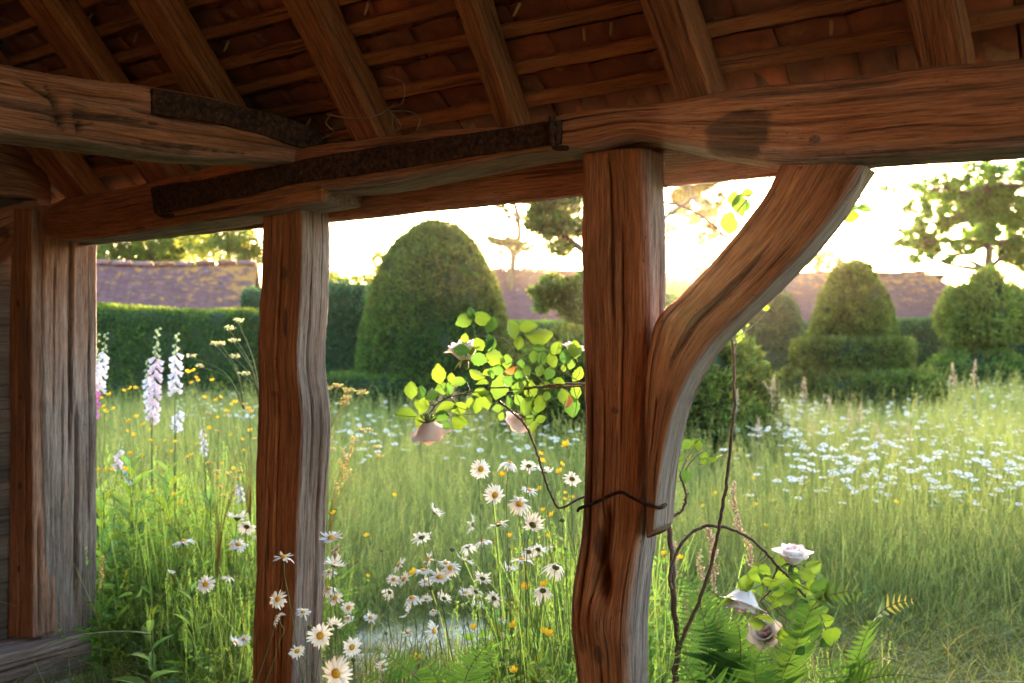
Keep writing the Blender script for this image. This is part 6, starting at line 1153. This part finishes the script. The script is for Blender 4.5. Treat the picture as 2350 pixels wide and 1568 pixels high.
fern('large fern below the right rose spray, one frond arching right over the meadow edge', b1, [([(1790, 1568, 2.4), (1820, 1494, 2.38), (1845, 1440, 2.36), (1871, 1385, 2.34), (1918, 1362, 2.32), (1961, 1360, 2.3), (1994, 1391, 2.28)], .105, dict(npair=26, k=1, side=np.array([.75, .2, .7]))),
      ([(1740, 1600, 2.35), (1735, 1520, 2.3), (1760, 1470, 2.28)], .10, dict(npair=18, side=np.array([1, 0, -.3]))), ([(1850, 1620, 2.4), (1900, 1560, 2.35), (1960, 1552, 2.3)], .09, dict(npair=16)), ([(1700, 1640, 2.3), (1640, 1560, 2.25), (1600, 1520, 2.22)], .09, dict(npair=16))])
b2 = at(1950, 1000, 2.5)
fern('fern with a yellow tipped frond at the lower right', b2, [([(1945, 1568, 2.45), (1972, 1500, 2.42), (1988, 1455, 2.4), (2015, 1410, 2.38), (2060, 1384, 2.36), (2106, 1378, 2.34)], .095, dict(npair=24, ytip=True, k=1, side=np.array([.6, .2, .7]))),
      ([(1960, 1580, 2.45), (1985, 1525, 2.42), (2030, 1510, 2.38), (2072, 1525, 2.34)], .07, dict(npair=18, k=1)), ([(1930, 1590, 2.4), (1985, 1562, 2.36), (2060, 1549, 2.3), (2147, 1562, 2.25)], .07, dict(npair=20, k=1, side=np.array([.3, .8, .5]))), ([(1930, 1590, 2.4), (1905, 1510, 2.35), (1915, 1470, 2.32)], .07, dict(npair=14, k=2))])
b3 = at(1640, 1000, 2.55)
fern('dark fern mass at the foot of the rose canes', b3, [([(1640, 1568, 2.5), (1628, 1490, 2.5), (1612, 1410, 2.52), (1585, 1330, 2.54), (1540, 1300, 2.56)], .10, dict(npair=24, k=2)), ([(1670, 1580, 2.5), (1672, 1500, 2.5), (1640, 1430, 2.5), (1600, 1400, 2.5)], .11, dict(npair=20, k=2)), ([(1690, 1590, 2.5), (1700, 1500, 2.48), (1690, 1430, 2.46), (1660, 1400, 2.44)], .11, dict(npair=20, k=0)),
      ([(1600, 1600, 2.45), (1590, 1560, 2.42), (1560, 1510, 2.4), (1540, 1490, 2.38)], .07, dict(npair=14)), ([(1720, 1600, 2.45), (1745, 1540, 2.42), (1790, 1520, 2.4), (1830, 1530, 2.36)], .09, dict(npair=16, k=2)), ([(1650, 1600, 2.4), (1690, 1550, 2.36), (1720, 1545, 2.32)], .08, dict(npair=14))])
b4 = at(1040, 1000, 2.55)
fern('fern among the daisies between the two posts', b4, [([(1060, 1600, 2.5), (1075, 1540, 2.48), (1105, 1495, 2.45), (1142, 1462, 2.42)], .09, dict(npair=20, k=0)), ([(1000, 1600, 2.5), (960, 1560, 2.48), (905, 1515, 2.46), (858, 1484, 2.44)], .085, dict(npair=20, k=2)), ([(1000, 1620, 2.45), (940, 1600, 2.42), (870, 1560, 2.4), (815, 1545, 2.36)], .08, dict(npair=18, k=2)), ([(1030, 1620, 2.45), (1010, 1575, 2.42), (985, 1530, 2.4), (930, 1490, 2.4)], .07, dict(npair=16)), ([(1100, 1640, 2.45), (1150, 1590, 2.42), (1200, 1580, 2.4)], .07, dict(npair=14))])
b5 = at(1290, 1000, 2.6)
fern('small fern close against the left foot of the big post', b5, [([(1290, 1600, 2.5), (1270, 1560, 2.48), (1235, 1530, 2.46)], .07, dict(npair=14)), ([(1260, 1620, 2.5), (1230, 1590, 2.48), (1190, 1585, 2.46)], .07, dict(npair=12))])
# a long arching blade from the border across the sill
V, F, A = tube1([at(345, 1455, 3.15), at(300, 1450, 3.1), at(235, 1452, 3.05), at(150, 1465, 3.0), at(90, 1490, 2.95), at(55, 1515, 2.92)], .0035, .0012, 5, 24); tag(add('arching_stem', V, F, STEMG, smooth=True), 'thin green stem arching left across the end of the ground sill', 'stem')
# ------------------------------------------------------------------ evening haze
hz = bpy.data.materials.new('evening_haze'); hz.use_nodes = True; hn = hz.node_tree.nodes; hn.clear(); ho = hn.new('ShaderNodeOutputMaterial'); hv = hn.new('ShaderNodeVolumePrincipled')
hv.inputs['Color'].default_value = (1, .84, .62, 1); hv.inputs['Density'].default_value = .00022; hv.inputs['Anisotropy'].default_value = .93; hz.node_tree.links.new(hv.outputs[0], ho.inputs['Volume'])
V, F = box(np.array([0, 32., 3.7]), [np.array([1., 0, 0]), np.array([0, 1., 0]), Z], np.array([60, 40, 4.8])); tag(add('haze', V, F, hz, origin=np.zeros(3)), 'thin warm evening haze over the whole garden', kind='stuff')
